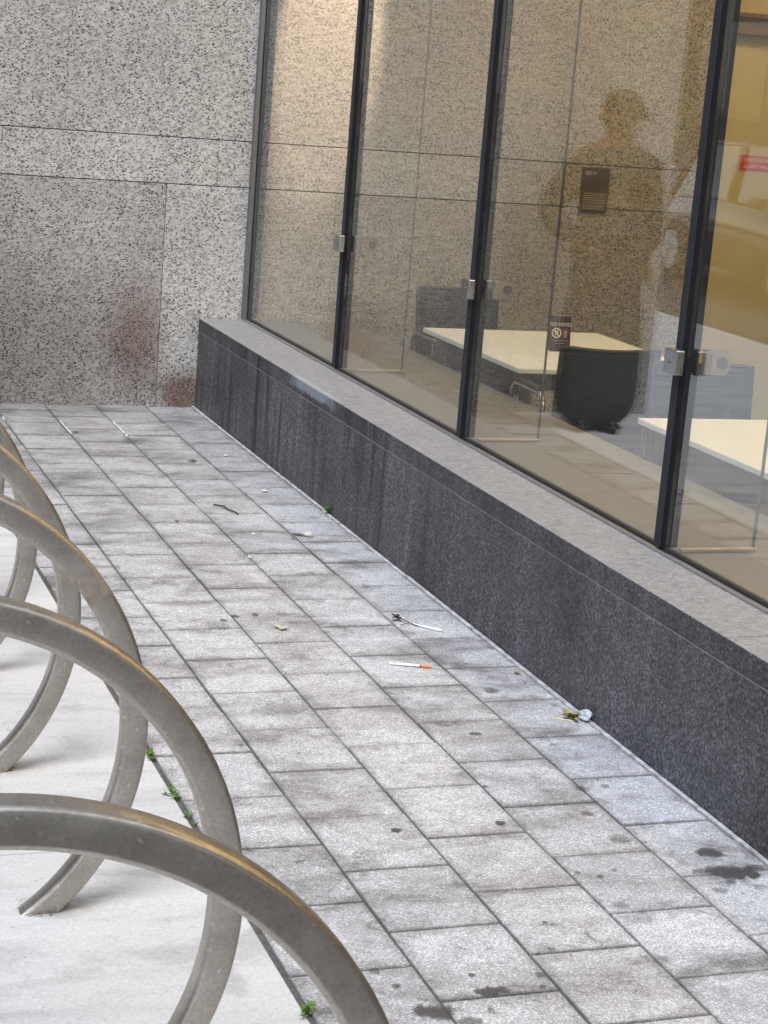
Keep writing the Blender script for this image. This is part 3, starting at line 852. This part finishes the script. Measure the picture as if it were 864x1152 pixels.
# crumbled concrete round the hoop feet
bm = bmesh.new()
for (x, y, _, _) in HOOPS:
    for s in (-1, 1):
        xf = x + s*math.sqrt(RC*RC-RZ*RZ)
        for k in range(16):
            a = random.uniform(0, 2*math.pi)
            px = xf + math.cos(a)*random.uniform(.036, .055); py = y + .024 + math.sin(a)*random.uniform(.026, .036)
            r = random.uniform(.002, .006)
            t = bmesh.new(); bmesh.ops.create_icosphere(t, subdivisions=1, radius=r, matrix=Matrix.Translation((px, py, 0)) @ Matrix.Diagonal((1, 1, .45, 1)))
            merge(bm, t)
tag(finish('concrete_crumbs', bm, plain('crumb_grey', (.24, .23, .22), .9, var=.4)), kind='stuff')

# ------------------------------------------------------------------ weeds and litter
LEAF = mat_leaf('weed_leaf', (.055, .12, .018), (.14, .26, .04))
LEAF2 = mat_leaf('dry_leaf', (.16, .15, .06), (.30, .28, .13))
def leaf(bm, p, az, el, L, w, mat=0, bend=.5, fold=.25):
    d = Vector((math.cos(az)*math.cos(el), math.sin(az)*math.cos(el), math.sin(el)))
    side = Vector((-math.sin(az), math.cos(az), 0)); up = side.cross(d)*-1
    rows = []
    for i in range(6):
        t = i/5
        c = Vector(p) + d*L*t - Vector((0, 0, 1))*bend*L*t*t*.6
        hw = w*math.sin(math.pi*min(1, .12+.88*t))**.8*(1 if t < 1 else 0)
        rows.append([bm.verts.new(c - side*hw + up*hw*fold), bm.verts.new(c), bm.verts.new(c + side*hw + up*hw*fold)])
    for a, b in zip(rows, rows[1:]):
        for k in range(2):
            f = bm.faces.new([a[k], a[k+1], b[k+1], b[k]]); f.material_index = mat; f.smooth = True
def weed(x, y, n, L, spread, label, z=-.004):
    t = empty('weed', (x, y, z)); tag(t, label, 'weed', 'weeds growing in the joints')
    bm = bmesh.new(); st = bmesh.new()
    for i in range(n):
        px, py = random.gauss(0, spread*.35), random.gauss(0, spread)
        h = random.uniform(.3, 1)*L
        tip = (px+random.gauss(0, .004), py+random.gauss(0, .004), h)
        tube(st, [(0, 0, -.002), (px, py, 0), ((px+tip[0])/2, (py+tip[1])/2+.001, h*.5), tip], .0007, 5)
        for k in range(random.randint(3, 5)):
            zz = h*random.uniform(.45, 1)
            leaf(bm, (px+(tip[0]-px)*zz/h, py+(tip[1]-py)*zz/h, zz), random.uniform(0, 2*math.pi), random.uniform(.1, .9), random.uniform(.5, 1)*L*.75, L*random.uniform(.13, .2), bend=random.uniform(.1, .6))
    finish('foliage', bm, LEAF, t)
    finish('stem', st, LEAF, t)
weed(-1.283, -4.825, 6, .026, .014, 'bushiest green weed in the joint beside the second hoop')
weed(-1.283, -5.075, 7, .022, .020, 'long low green weed tuft in the joint just below the bushiest weed')
weed(-1.283, -5.225, 4, .017, .012, 'small green weed tuft half hidden above the nearest hoop')
weed(-1.283, -6.160, 6, .022, .014, 'green weed at the bottom of the photo beside the nearest hoop')
weed(-1.283, -1.930, 6, .030, .03, 'faint weed seen through the far hoops at the left edge')
weed(-.010, -2.275, 5, .030, .010, 'tiny green sprout at the foot of the dark ledge', .003)

def lit(name, bm, mats, loc, label, cat='litter', rz=0, smooth=False):
    o = finish(name, bm, mats, None, smooth); o.location = loc; o.rotation_euler = (0, 0, rz)
    return tag(o, label, cat)
# white stick with orange tip (two tone, plunger end)
t = empty('syringe', (-.354, -4.183, .0055), math.atan2(-.045, .120)); tag(t, 'thin white syringe with an orange cap lying on the pavers', 'syringe')
bm = bmesh.new(); cyl(bm, (-.040, 0, 0), (.026, 0, 0), .0040, n=14); cyl(bm, (-.042, 0, 0), (-.040, 0, 0), .0062, n=14)
finish('barrel', bm, plain('milky_plastic', (.78, .80, .80), .3, var=.03), t, True)
bm = bmesh.new(); cyl(bm, (-.062, 0, 0), (-.0421, 0, 0), .0026, n=10); cyl(bm, (-.064, 0, 0), (-.062, 0, 0), .0050, n=12)
finish('plunger', bm, plain('white_plastic', (.82, .82, .80), .35, var=.03), t, True)
bm = bmesh.new(); cyl(bm, (.0265, 0, 0), (.031, 0, 0), .0030, n=12)
finish('collar', bm, PLASTIC, t, True)
bm = bmesh.new(); cyl(bm, (.0312, 0, 0), (.064, 0, 0), .0046, .0034, n=12)
finish('cap', bm, plain('orange_plastic', (.80, .20, .06), .35, var=.04), t, True)
# white paper stick with a dried sprig next to it
bm = bmesh.new(); tube(bm, [(-.055, 0, .004), (-.02, .001, .004), (.02, -.001, .005), (.055, .001, .004)], [.0022, .003, .0042, .0046], 8)
lit('paper_stick', bm, plain('white_paper', (.80, .80, .78), .7, var=.05), (-.163, -3.810, 0), 'slim white paper stick by a dark dried sprig near the ledge', rz=math.atan2(-.083, .073))
bm = bmesh.new()
tube(bm, [(.02, -.03, .003), (0, 0, .006), (-.018, .022, .012), (-.03, .045, .010)], .0014, 6)
tube(bm, [(0, 0, .006), (-.035, -.012, .004)], .0012, 6)
for k in range(7): leaf(bm, (-.03+random.gauss(0, .004), .045+random.gauss(0, .006), .01), random.uniform(0, 6.28), random.uniform(-.2, .8), .026, .007, bend=.4)
lit('dried_sprig', bm, plain('dark_dry_stem', (.03, .024, .02), .8), (-.205, -3.765, 0), 'dark dried sprig lying at the end of the white paper stick', 'sprig')
# shell like white scrap
bm = bmesh.new()
t_ = bmesh.new(); bmesh.ops.create_icosphere(t_, subdivisions=3, radius=.019, matrix=Matrix.Translation((0, 0, .010)) @ Matrix.Diagonal((1.0, .95, .62, 1)))
for v in t_.verts: v.co += Vector((random.gauss(0, .0012), random.gauss(0, .0012), random.gauss(0, .0012)))
merge(bm, t_)
lit('pebble', bm, plain('pale_pebble', (.50, .48, .43), .6, var=.3, scale=60), (-.200, -2.640, 0), 'small pale rounded pebble on the pavers near the green sprout', 'pebble', smooth='all')
bm = bmesh.new()
for k in range(4): leaf(bm, (random.gauss(0, .008), random.gauss(0, .008), .002), random.uniform(0, 6.28), .1, .03, .006, bend=.1)
lit('brown_leaf', bm, plain('brown_leaf', (.10, .075, .045), .8), (-.242, -2.615, .003), 'shrivelled brown leaf beside the pale pebble', 'leaf')
# pale leaf
bm = bmesh.new(); leaf(bm, (0, 0, .003), 0, .25, .036, .012, bend=.3); leaf(bm, (.01, .01, .003), 1.4, .3, .03, .010, bend=.3)
lit('pale_leaf', bm, mat_leaf('pale_leaf', (.30, .30, .21), (.46, .44, .33)), (-.650, -3.800, .003), 'pale cream leaf curled on the pavers in mid walkway', 'leaf', rz=.6)
# crumpled clear plastic
def mat_plastic():
    m = N('clear_crumpled_plastic'); v = m.coords()
    b = m.bsdf((.72, .80, .86), .12, 0, .6, m.bump(m.noise(v, 60, 4), .8, .01))
    b.inputs['Transmission Weight'].default_value = .55
    return m.m
bm = bmesh.new()
t_ = bmesh.new(); bmesh.ops.create_icosphere(t_, subdivisions=2, radius=.021, matrix=Matrix.Translation((0, 0, .015)) @ Matrix.Diagonal((.95, 1.2, .75, 1)))
for v in t_.verts:
    s = 1 + random.uniform(-.28, .22); v.co = Vector((v.co.x*s, v.co.y*s, max(.0005, v.co.z*(1+random.uniform(-.25, .3)))))
merge(bm, t_)
lit('plastic_wrapper', bm, mat_plastic(), (-.022, -4.700, .003), 'crumpled clear bluish plastic wrapper against the dark ledge', 'wrapper')
bm = bmesh.new()
for k in range(9): leaf(bm, (random.gauss(0, .008), random.gauss(0, .008), .004), random.uniform(0, 6.28), random.uniform(.1, .8), .034, .010, bend=.4)
lit('olive_leaf', bm, LEAF2, (-.052, -4.672, .003), 'crumpled olive dry leaves beside the clear plastic wrapper', 'leaf')
bm = bmesh.new(); box(bm, -.032, .032, -.0025, .0025, 0, .003, .0008, 1)
lit('wood_splinter', bm, plain('pale_wood', (.62, .55, .36), .7), (-.082, -4.690, .002), 'pale wooden splinter in front of the olive leaves', 'splinter', rz=-.55)
bm = bmesh.new()
for k in range(6): leaf(bm, (random.gauss(0, .001), random.gauss(0, .001), .002), random.uniform(0, 6.28), random.uniform(0, .5), .016, .004, bend=.3)
lit('leaf_scrap', bm, LEAF2, (-.050, -4.285, .002), 'tiny olive green leaf scrap on the pavers beside the ledge', 'leaf')
bm = bmesh.new()
tube(bm, [(-.035, .10, .003), (-.005, .06, .006), (.0, .01, .004), (.018, -.03, .005), (.022, -.06, .003)], .0032, 6)
lit('dark_twig', bm, plain('dark_twig', (.035, .03, .028), .85), (-.405, -2.235, .001), 'short crooked dark twig on the far pavers', 'twig')
# white paper flecks
for (x, y, a, b, lab) in ((-.164, -1.893, .013, .022, 'largest white paper fleck on the far pavers near the ledge'),
                          (-.404, -2.60, .008, .010, 'small white paper fleck beyond the dark twig'),
                          (-.511, -2.934, .006, .012, 'white paper fleck in a paver joint in mid walkway'),
                          (-.146, -1.199, .009, .018, 'white paper fleck closest to the stone wall by the ledge')):
    bm = bmesh.new()
    vs = []
    for k in range(9):
        an = 2*math.pi*k/9; r = random.uniform(.7, 1.2)
        vs.append(bm.verts.new((a*r*math.cos(an), b*r*math.sin(an), random.uniform(.001, .005))))
    f = bm.faces.new(vs); ex = bmesh.ops.extrude_face_region(bm, geom=[f])
    for v in ex['geom']:
        if isinstance(v, bmesh.types.BMVert): v.co.z += .001
    lit('paper_fleck', bm, plain('white_fleck', (.58, .58, .57), .8), (x, y, .001), lab, 'paper')
# white line dashes left in the far joints
bm = bmesh.new()
for (x, y0, y1) in ((-.757, -.74, -.42), (-.504, -.78, -.44), (-1.015, -.42, -.36)):
    for k in range(5):
        a = y0+(y1-y0)*k/5; b = a+(y1-y0)/5*random.uniform(.6, .95)
        box(bm, x-.003-random.uniform(0, .002), x+.002, a, b, -.004, .0028)
tag(finish('lime_bloom', bm, plain('white_lime', (.60, .60, .60), .9)), kind='stuff')

# ------------------------------------------------------------------ a person by the stone wall, just out of frame, mirrored in the glass
def skin(name, V, Ed, Rd, mat, parent=None, root=0, sub=2, cut=None):
    me = bpy.data.meshes.new(name); me.from_pydata(V, Ed, [])
    o = bpy.data.objects.new(name, me); COL.objects.link(o)
    o.modifiers.new('s', 'SKIN').use_smooth_shade = True
    for i, r in enumerate(Rd):
        sv = me.skin_vertices[0].data[i]
        sv.radius = r if isinstance(r, tuple) else (r, r)
        sv.use_root = (i == root)
    m = o.modifiers.new('b', 'SUBSURF'); m.levels = sub; m.render_levels = sub
    dg = bpy.context.evaluated_depsgraph_get()
    nm = bpy.data.meshes.new_from_object(o.evaluated_get(dg))
    bpy.data.objects.remove(o)
    nm.materials.clear(); nm.materials.append(mat)
    if cut is not None:
        b_ = bmesh.new(); b_.from_mesh(nm)
        bmesh.ops.bisect_plane(b_, geom=b_.verts[:]+b_.edges[:]+b_.faces[:], plane_co=(0, 0, cut), plane_no=(0, 0, -1), clear_outer=True)
        b_.to_mesh(nm); b_.free()
    for p in nm.polygons: p.use_smooth = True
    nm.name = name
    return nm
def join_meshes(ms, name):
    bm = bmesh.new()
    for m in ms: bm.from_mesh(m)
    me = bpy.data.meshes.new(name); bm.to_mesh(me); bm.free()
    for p in me.polygons: p.use_smooth = True
    return me
SKINM = plain('skin', (.16, .09, .062), .5, var=.06)
JACK = plain('dark_jacket_cloth', (.022, .023, .028), .8, scale=60)
TROU = plain('dark_trouser_cloth', (.028, .028, .034), .85, scale=60)
CAPM = plain('dark_cap_cloth', (.02, .02, .024), .8)
per = empty('person', (-1.548, -.42, 0), R(12))
tag(per, 'person in a dark cap and long coat, seen as a dark reflection in the glass', 'person')
# joints (facing -Y, head turned to the person's right = -X)
ha = R(-72)
def hd(x, y, z):  # head local -> body (rotate about the neck)
    return (x*math.cos(ha)-y*math.sin(ha), x*math.sin(ha)+y*math.cos(ha)+.005, z)
Vb = [(0, 0, .95), (0, .005, 1.10), (0, .01, 1.27), (0, .015, 1.41), (0, .01, 1.475),
      hd(0, -.005, 1.535), hd(0, -.012, 1.60), hd(0, -.008, 1.655),
      (-.15, .015, 1.38), (-.195, .02, 1.15), (-.197, -.03, .90),
      (.17, .015, 1.405), (.30, .06, 1.15), (.205, -.07, .97),
      (-.085, 0, .88), (-.085, -.01, .50), (-.085, .02, .08),
      (.085, 0, .88), (.085, -.01, .50), (.085, .02, .08), hd(0, -.05, 1.545)]
Eb = [(0, 1), (1, 2), (2, 3), (3, 4), (4, 5), (5, 6), (6, 7), (3, 8), (8, 9), (9, 10), (3, 11), (11, 12), (12, 13),
      (0, 14), (14, 15), (15, 16), (0, 17), (17, 18), (18, 19), (5, 20)]
Rb = [.10, .09, .09, .08, .058, .068, (.080, .095), (.070, .082), .062, .045, .03, .062, .045, .03,
      .085, .056, .042, .085, .056, .042, .045]
ms = [skin('b', Vb, Eb, Rb, SKINM)]
# nose, ears
for (p, r, s) in ((hd(0, -.118, 1.600), .014, (1, 1, 1.4)), (hd(.083, .0, 1.60), .02, (.6, 1, 1.5)), (hd(-.083, .0, 1.60), .02, (.6, 1, 1.5))):
    t_ = bmesh.new(); bmesh.ops.create_uvsphere(t_, u_segments=12, v_segments=8, radius=r, matrix=Matrix.Translation(p) @ Matrix.Diagonal((*s, 1)))
    m_ = bpy.data.meshes.new('f'); t_.to_mesh(m_); t_.free(); ms.append(m_)
def hand(w, d, th):
    """w wrist, d unit direction of fingers, th unit direction of the thumb side"""
    w, d, th = Vector(w), Vector(d).normalized(), Vector(th).normalized()
    nrm = d.cross(th)
    P = lambda a, b, c=0: tuple(w + d*a + th*b + nrm*c)
    out = []
    V = [P(-.02, 0), P(.03, 0), P(.075, 0)]; Rr = [.026, (.036, .018), (.038, .015)]
    out.append(skin('h', V, [(0, 1), (1, 2)], Rr, SKINM, sub=1))
    for b, L in ((.028, .070), (.010, .080), (-.009, .074), (-.027, .058)):
        V = [P(.06, b*.9), P(.085, b), P(.085+L*.45, b*1.05, .012), P(.085+L*.75, b*1.05, .028), P(.085+L*.9, b*1.05, .042)]
        out.append(skin('f', V, [(0, 1), (1, 2), (2, 3), (3, 4)], [.010, .0095, .009, .008, .006], SKINM, sub=1))
    V = [P(.02, .022), P(.045, .045, .006), P(.075, .055, .014), P(.098, .056, .022)]
    out.append(skin('t', V, [(0, 1), (1, 2), (2, 3)], [.014, .012, .0105, .008], SKINM, sub=1))
    return out
ms += hand((-.199, -.035, .885), (-.02, -.12, -1), (.2, -1, .1))
ms += hand((.200, -.08, .965), (-.75, -.45, -.5), (0, -.6, .8))
bme = join_meshes(ms, 'body'); bme.materials.append(SKINM)
body = link(bpy.data.objects.new('body', bme), per)
bm = bmesh.new()
for s in (-1, 1):
    bmesh.ops.create_uvsphere(bm, u_segments=12, v_segments=8, radius=.011, matrix=Matrix.Translation(hd(s*.031, -.098, 1.618)))
finish('eyes', bm, plain('eye_dark', (.05, .04, .035), .2), per, 'all')
bm = bmesh.new(); tube(bm, [hd(-.022, -.102, 1.562), hd(0, -.109, 1.560), hd(.022, -.102, 1.562)], [.003, .005, .003], 8)
finish('mouth', bm, plain('lip', (.30, .13, .11), .5), per)
Vj = [(0, .005, -.02), (0, .005, .60), (0, .005, .84), (0, .005, 1.0), (0, .01, 1.15), (0, .015, 1.28), (0, .015, 1.37), (0, .012, 1.485),
      (-.160, .015, 1.335), (-.205, .02, 1.12), (-.20, -.028, .93), (.185, .015, 1.335), (.34, .06, 1.10), (.215, -.065, .985)]
Ej = [(0, 1), (1, 2), (2, 3), (3, 4), (4, 5), (5, 6), (6, 7), (6, 8), (8, 9), (9, 10), (6, 11), (11, 12), (12, 13)]
Rj = [(.255, .18), (.235, .165), (.205, .155), (.185, .15), (.18, .15), (.18, .15), (.155, .13), .088, .092, .075, .058, .098, .08, .06]
jm = skin('coat', Vj, Ej, Rj, JACK, root=2, cut=.02)
link(bpy.data.objects.new('coat', jm), per)
Vt = [(0, 0, .93), (-.085, 0, .84), (-.085, -.01, .50), (-.085, .02, .07), (.085, 0, .84), (.085, -.01, .50), (.085, .02, .07)]
tm = skin('trousers', Vt, [(0, 1), (1, 2), (2, 3), (0, 4), (4, 5), (5, 6)], [(.15, .12), .10, .088, .08, .10, .088, .08], TROU)
link(bpy.data.objects.new('trousers', tm), per)
for s in (-1, 1):
    bm = bmesh.new()
    t_ = bmesh.new(); bmesh.ops.create_cube(t_, size=1, matrix=Matrix.Translation((s*.085, -.03, .045)) @ Matrix.Diagonal((.095, .28, .09, 1)))
    for v in t_.verts:
        if v.co.y < -.1 and v.co.z > .05: v.co.z -= .035
    bmesh.ops.bevel(t_, geom=t_.edges[:], offset=.03, segments=4, affect='EDGES')
    merge(bm, t_); finish('shoe', bm, PLASTIC, per, 'all')
bm = bmesh.new()
t_ = bmesh.new(); bmesh.ops.create_uvsphere(t_, u_segments=28, v_segments=14, radius=1, matrix=Matrix.Diagonal((.098, .115, .108, 1)))
bmesh.ops.bisect_plane(t_, geom=t_.verts[:]+t_.edges[:]+t_.faces[:], plane_co=(0, 0, -.005), plane_no=(0, 0, -1), clear_outer=True)
bmesh.ops.transform(t_, matrix=Matrix.Translation((0, .003, 1.632)), verts=t_.verts)
merge(bm, t_)
nb = 14
tops = []; bots = []
for k in range(nb+1):
    a = math.pi + math.pi*k/nb
    inn = (.094*math.cos(a), .003+.108*math.sin(a)); out_ = (.092*math.cos(a), -.012+.168*math.sin(a) if True else 0)
    tops.append([bm.verts.new((inn[0], inn[1], 1.634)), bm.verts.new((out_[0], out_[1], 1.612+.012*abs(math.sin(a))))])
    bots.append([bm.verts.new((inn[0], inn[1], 1.628)), bm.verts.new((out_[0], out_[1], 1.607+.012*abs(math.sin(a))))])
for k in range(nb):
    bm.faces.new([tops[k][0], tops[k+1][0], tops[k+1][1], tops[k][1]]); bm.faces.new([bots[k][0], bots[k][1], bots[k+1][1], bots[k+1][0]])
    bm.faces.new([tops[k][1], tops[k+1][1], bots[k+1][1], bots[k][1]])
bmesh.ops.transform(bm, matrix=Matrix.Translation((0, .005, 0)) @ Matrix.Rotation(ha, 4, 'Z'), verts=bm.verts)
finish('cap', bm, CAPM, per, 'all')
bm = bmesh.new()
t_ = bmesh.new(); bmesh.ops.create_uvsphere(t_, u_segments=24, v_segments=12, radius=1, matrix=Matrix.Translation((0, .022, 1.60)) @ Matrix.Diagonal((.090, .095, .085, 1)))
bmesh.ops.bisect_plane(t_, geom=t_.verts[:]+t_.edges[:]+t_.faces[:], plane_co=(0, -.005, 1.6), plane_no=(0, -1, .25), clear_outer=True)
bmesh.ops.transform(t_, matrix=Matrix.Translation((0, .005, 0)) @ Matrix.Rotation(ha, 4, 'Z'), verts=t_.verts)
merge(bm, t_); finish('hair', bm, plain('dark_hair', (.02, .016, .013), .6), per, 'all')

# ------------------------------------------------------------------ parked car beyond the end of the wall (mirrored in the glass)
def make_car(loc, rz, paint, label):
    t = empty('parked_car', loc, rz); tag(t, label, 'car', 'cars parked along the street')
    # stations: x, half width, z bottom, z belt
    stn = [(-2.10, .62, .38, .62), (-2.06, .78, .24, .72), (-1.75, .86, .22, .86), (-1.2, .89, .20, .90), (-.3, .90, .20, .92), (.6, .90, .20, .91),
           (1.05, .89, .20, .88), (1.6, .87, .22, .80), (1.95, .80, .24, .72), (2.08, .64, .34, .62)]
    bm = bmesh.new(); rr = []
    for (x, w, z0, z1) in stn:
        pr = [(0, z0), (w*.86, z0), (w*.97, z0+.08), (w, (z0+z1)/2), (w*.985, z1-.12), (w*.93, z1-.03), (w*.80, z1), (0, z1+.025)]
        pr = pr + [(-a, b) for a, b in pr[-2:0:-1]]
        rr.append([bm.verts.new((x, a, b)) for a, b in pr])
    m = len(rr[0])
    for a, b in zip(rr, rr[1:]):
        for k in range(m): bm.faces.new([a[k], a[(k+1) % m], b[(k+1) % m], b[k]])
    bm.faces.new(rr[0]); bm.faces.new(rr[-1][::-1])
    o = finish('body', bm, paint, t, 'all')
    sb = o.modifiers.new('s', 'SUBSURF'); sb.levels = 2; sb.render_levels = 2
    def cabin(xs, grow):
        b2 = bmesh.new(); q = []
        for (x, w0, w1, zb, zt) in xs:
            q.append([b2.verts.new(p) for p in ((x[0], -w0-grow, zb), (x[1], -w1-grow, zt), (x[1], w1+grow, zt), (x[0], w0+grow, zb))])
        return b2, q
    # greenhouse: dark glass all round, roof and pillars in paint
    bm = bmesh.new()
    A = [(-1.95, .70, .84), (-1.55, .60, 1.40), (.25, .60, 1.44), (1.10, .74, .88)]
    L_ = [bm.verts.new((x, -w, z)) for x, w, z in A]; Rr_ = [bm.verts.new((x, w, z)) for x, w, z in A]
    for k in range(3): bm.faces.new([L_[k], L_[k+1], Rr_[k+1], Rr_[k]])
    bm.faces.new(L_[::-1]); bm.faces.new(Rr_); bm.faces.new([L_[3], L_[0], Rr_[0], Rr_[3]])
    finish('window', bm, plain('car_glass', (.012, .014, .016), .05, 0, .8, var=.02), t)
    bm = bmesh.new()
    box(bm, -1.58, .28, -.60, .60, 1.40, 1.46, .03, 3); finish('roof', bm, paint, t, True)
    for s in (-1, 1):
        bm = bmesh.new()
        for (p, q) in (((1.08, .745, .88), (.25, .61, 1.43)), ((-.35, .745, .88), (-.42, .615, 1.43)), ((-1.93, .705, .84), (-1.55, .61, 1.41))):
            tube(bm, [(p[0], s*p[1], p[2]), (q[0], s*q[1], q[2])], .035, 8)
        finish('pillar', bm, paint, t)
        for x in (-1.32, 1.30):
            bm = bmesh.new(); cyl(bm, (x, s*.70, .31), (x, s*.905, .31), .315, n=36)
            w = finish('wheel', bm, plain('tyre_rubber', (.016, .016, .016), .8), t, True)
            bm = bmesh.new(); cyl(bm, (x, s*.895, .31), (x, s*.912, .31), .20, n=30)
            for k in range(5):
                a = k*2*math.pi/5; box(bm, -.022, .022, s*.905-.012, s*.905+.012, .02, .19, .005, 1, M=Matrix.Translation((x, 0, .31)) @ Matrix.Rotation(a, 4, 'Y'))
            finish('rim', bm, ALU, w, True)
        bm = bmesh.new(); box(bm, 1.86, 2.045, s*.60-.13, s*.60+.13, .60, .71, .03, 3); finish('headlight', bm, plain('lamp_lens', (.75, .76, .78), .1), t, True)
        bm = bmesh.new(); box(bm, -2.09, -1.98, s*.66-.10, s*.66+.10, .66, .80, .02, 3); finish('tail_light', bm, plain('red_lens', (.10, .01, .01), .15), t, True)
        bm = bmesh.new(); box(bm, .68, .86, s*.95-.07, s*.95+.07, .90, 1.02, .03, 3); finish('mirror', bm, paint, t, True)
    bm = bmesh.new(); box(bm, 2.0, 2.085, -.40, .40, .30, .44, .02, 2); finish('grille', bm, PLASTIC, t)
    return t
WPAINT = plain('charcoal_car_paint', (.035, .036, .04), .12, 0, .7, var=.02)
SPAINT = plain('silver_car_paint', (.42, .43, .45), .25, .6, var=.02)
make_car((-7.4, 7.0, -.13), R(-84), WPAINT, 'dark grey hatchback parked in the road beyond the end of the stone wall')
make_car((-7.5, 12.8, -.13), R(-91), SPAINT, 'silver hatchback parked behind the dark grey car')

# ------------------------------------------------------------------ street buildings around (they shade and reflect)
def building(name, loc, size, wallm, label, rows, cols, face):
    t = empty(name, loc); tag(t, label, 'building')
    w, dpt, h = size
    bm = bmesh.new(); box(bm, 0, w, 0, dpt, -.4, h, .05, 1); finish('wall', bm, wallm, t)
    bm = bmesh.new(); box(bm, -.15, w+.15, -.15, dpt+.15, h+.003, h+.4, .05, 1); finish('cornice', bm, wallm, t)
    wm = plain('dark_window_glass', (.02, .022, .026), .15, 0, .35)
    first = None
    L = dpt if face in ('+x', '-x') else w
    for r in range(rows):
        for c in range(cols):
            u = L*(c+.5)/cols; z = h*(r+.35)/rows
            if first is None:
                bm = bmesh.new(); box(bm, -L/cols*.32, L/cols*.32, -.04, .04, 0, h/rows*.55)
                o = finish('window', bm, wm, t); first = o
            else:
                o = first.copy(); COL.objects.link(o); o.parent = t
            if face == '+x': o.location = (w, u, z); o.rotation_euler = (0, 0, R(90))
            elif face == '+y': o.location = (u, dpt, z)
            elif face == '-y': o.location = (u, 0, z)
building('brick_block', (-31, -34, 0), (12.4, 40, 15), plain('brown_brick', (.13, .085, .065), .9, scale=4, var=.3), 'brown brick block across the street behind the camera', 4, 9, '+x')
building('corner_block', (-31, 8, 0), (12.4, 46, 19), plain('dark_brick', (.05, .042, .038), .85, scale=4, var=.2), 'dark brick block across the street beyond the wall', 5, 10, '+x')
building('office_block', (-3.5, -44, 0), (30, 14, 17), plain('dark_stone', (.11, .10, .092), .8, scale=4, var=.2), 'dark stone office block closing the walkway behind the camera', 5, 8, '+y')

# ------------------------------------------------------------------ light, sky, camera
W = bpy.data.worlds.new('World'); S.world = W; W.use_nodes = True
nt = W.node_tree; nt.nodes.clear()
sky = nt.nodes.new('ShaderNodeTexSky'); sky.sky_type = 'NISHITA'; sky.sun_disc = False
SUN_EL, SUN_AZ = 58, 222
sky.sun_elevation = R(SUN_EL); sky.sun_rotation = R(SUN_AZ); sky.air_density = 1.0; sky.dust_density = .6
hs = nt.nodes.new('ShaderNodeHueSaturation'); hs.inputs['Saturation'].default_value = .52
bg = nt.nodes.new('ShaderNodeBackground'); bg.inputs['Strength'].default_value = .13
wo = nt.nodes.new('ShaderNodeOutputWorld')
nt.links.new(sky.outputs[0], hs.inputs['Color']); nt.links.new(hs.outputs[0], bg.inputs['Color']); nt.links.new(bg.outputs[0], wo.inputs['Surface'])
sl = bpy.data.lights.new('sun', 'SUN'); sl.energy = 1.1; sl.angle = R(32); sl.color = (1, .985, .965)
so = bpy.data.objects.new('sun', sl); COL.objects.link(so)
dv = Vector((math.sin(R(SUN_AZ))*math.cos(R(SUN_EL)), math.cos(R(SUN_AZ))*math.cos(R(SUN_EL)), math.sin(R(SUN_EL))))
so.rotation_euler = dv.to_track_quat('Z', 'Y').to_euler()
so.location = dv*30

CAM = dict(f=2124.0106, yaw=.3552, pitch=.2277, roll=.081, c=(-2.3436, -9.2103, 1.72))
cd_ = bpy.data.cameras.new('camera'); co = bpy.data.objects.new('camera', cd_); COL.objects.link(co)
y_, p_, r_ = CAM['yaw'], CAM['pitch'], CAM['roll']
fw = Vector((math.sin(y_)*math.cos(p_), math.cos(y_)*math.cos(p_), -math.sin(p_)))
rt = Vector((math.cos(y_), -math.sin(y_), 0)); upv = rt.cross(fw)
rt2 = math.cos(r_)*rt + math.sin(r_)*upv; up2 = -math.sin(r_)*rt + math.cos(r_)*upv
mw = Matrix((rt2, up2, -fw)).transposed().to_4x4(); mw.translation = CAM['c']
co.matrix_world = mw
cd_.sensor_fit = 'HORIZONTAL'; cd_.sensor_width = 36; cd_.lens = CAM['f']/864*36
cd_.clip_start = .05; cd_.clip_end = 1500
S.camera = co
S.view_settings.view_transform = 'Standard'; S.view_settings.look = 'None'
S.view_settings.gamma = 1; S.view_settings.use_curve_mapping = False
S.view_settings.exposure = 1.6
S.cycles.max_bounces = 10; S.cycles.transparent_max_bounces = 24; S.cycles.glossy_bounces = 5
S.cycles.sample_clamp_indirect = 6
S.cycles.use_denoising = True
try:
    S.cycles.denoiser = 'OPENIMAGEDENOISE'; S.cycles.denoising_input_passes = 'RGB_ALBEDO_NORMAL'
except Exception: pass
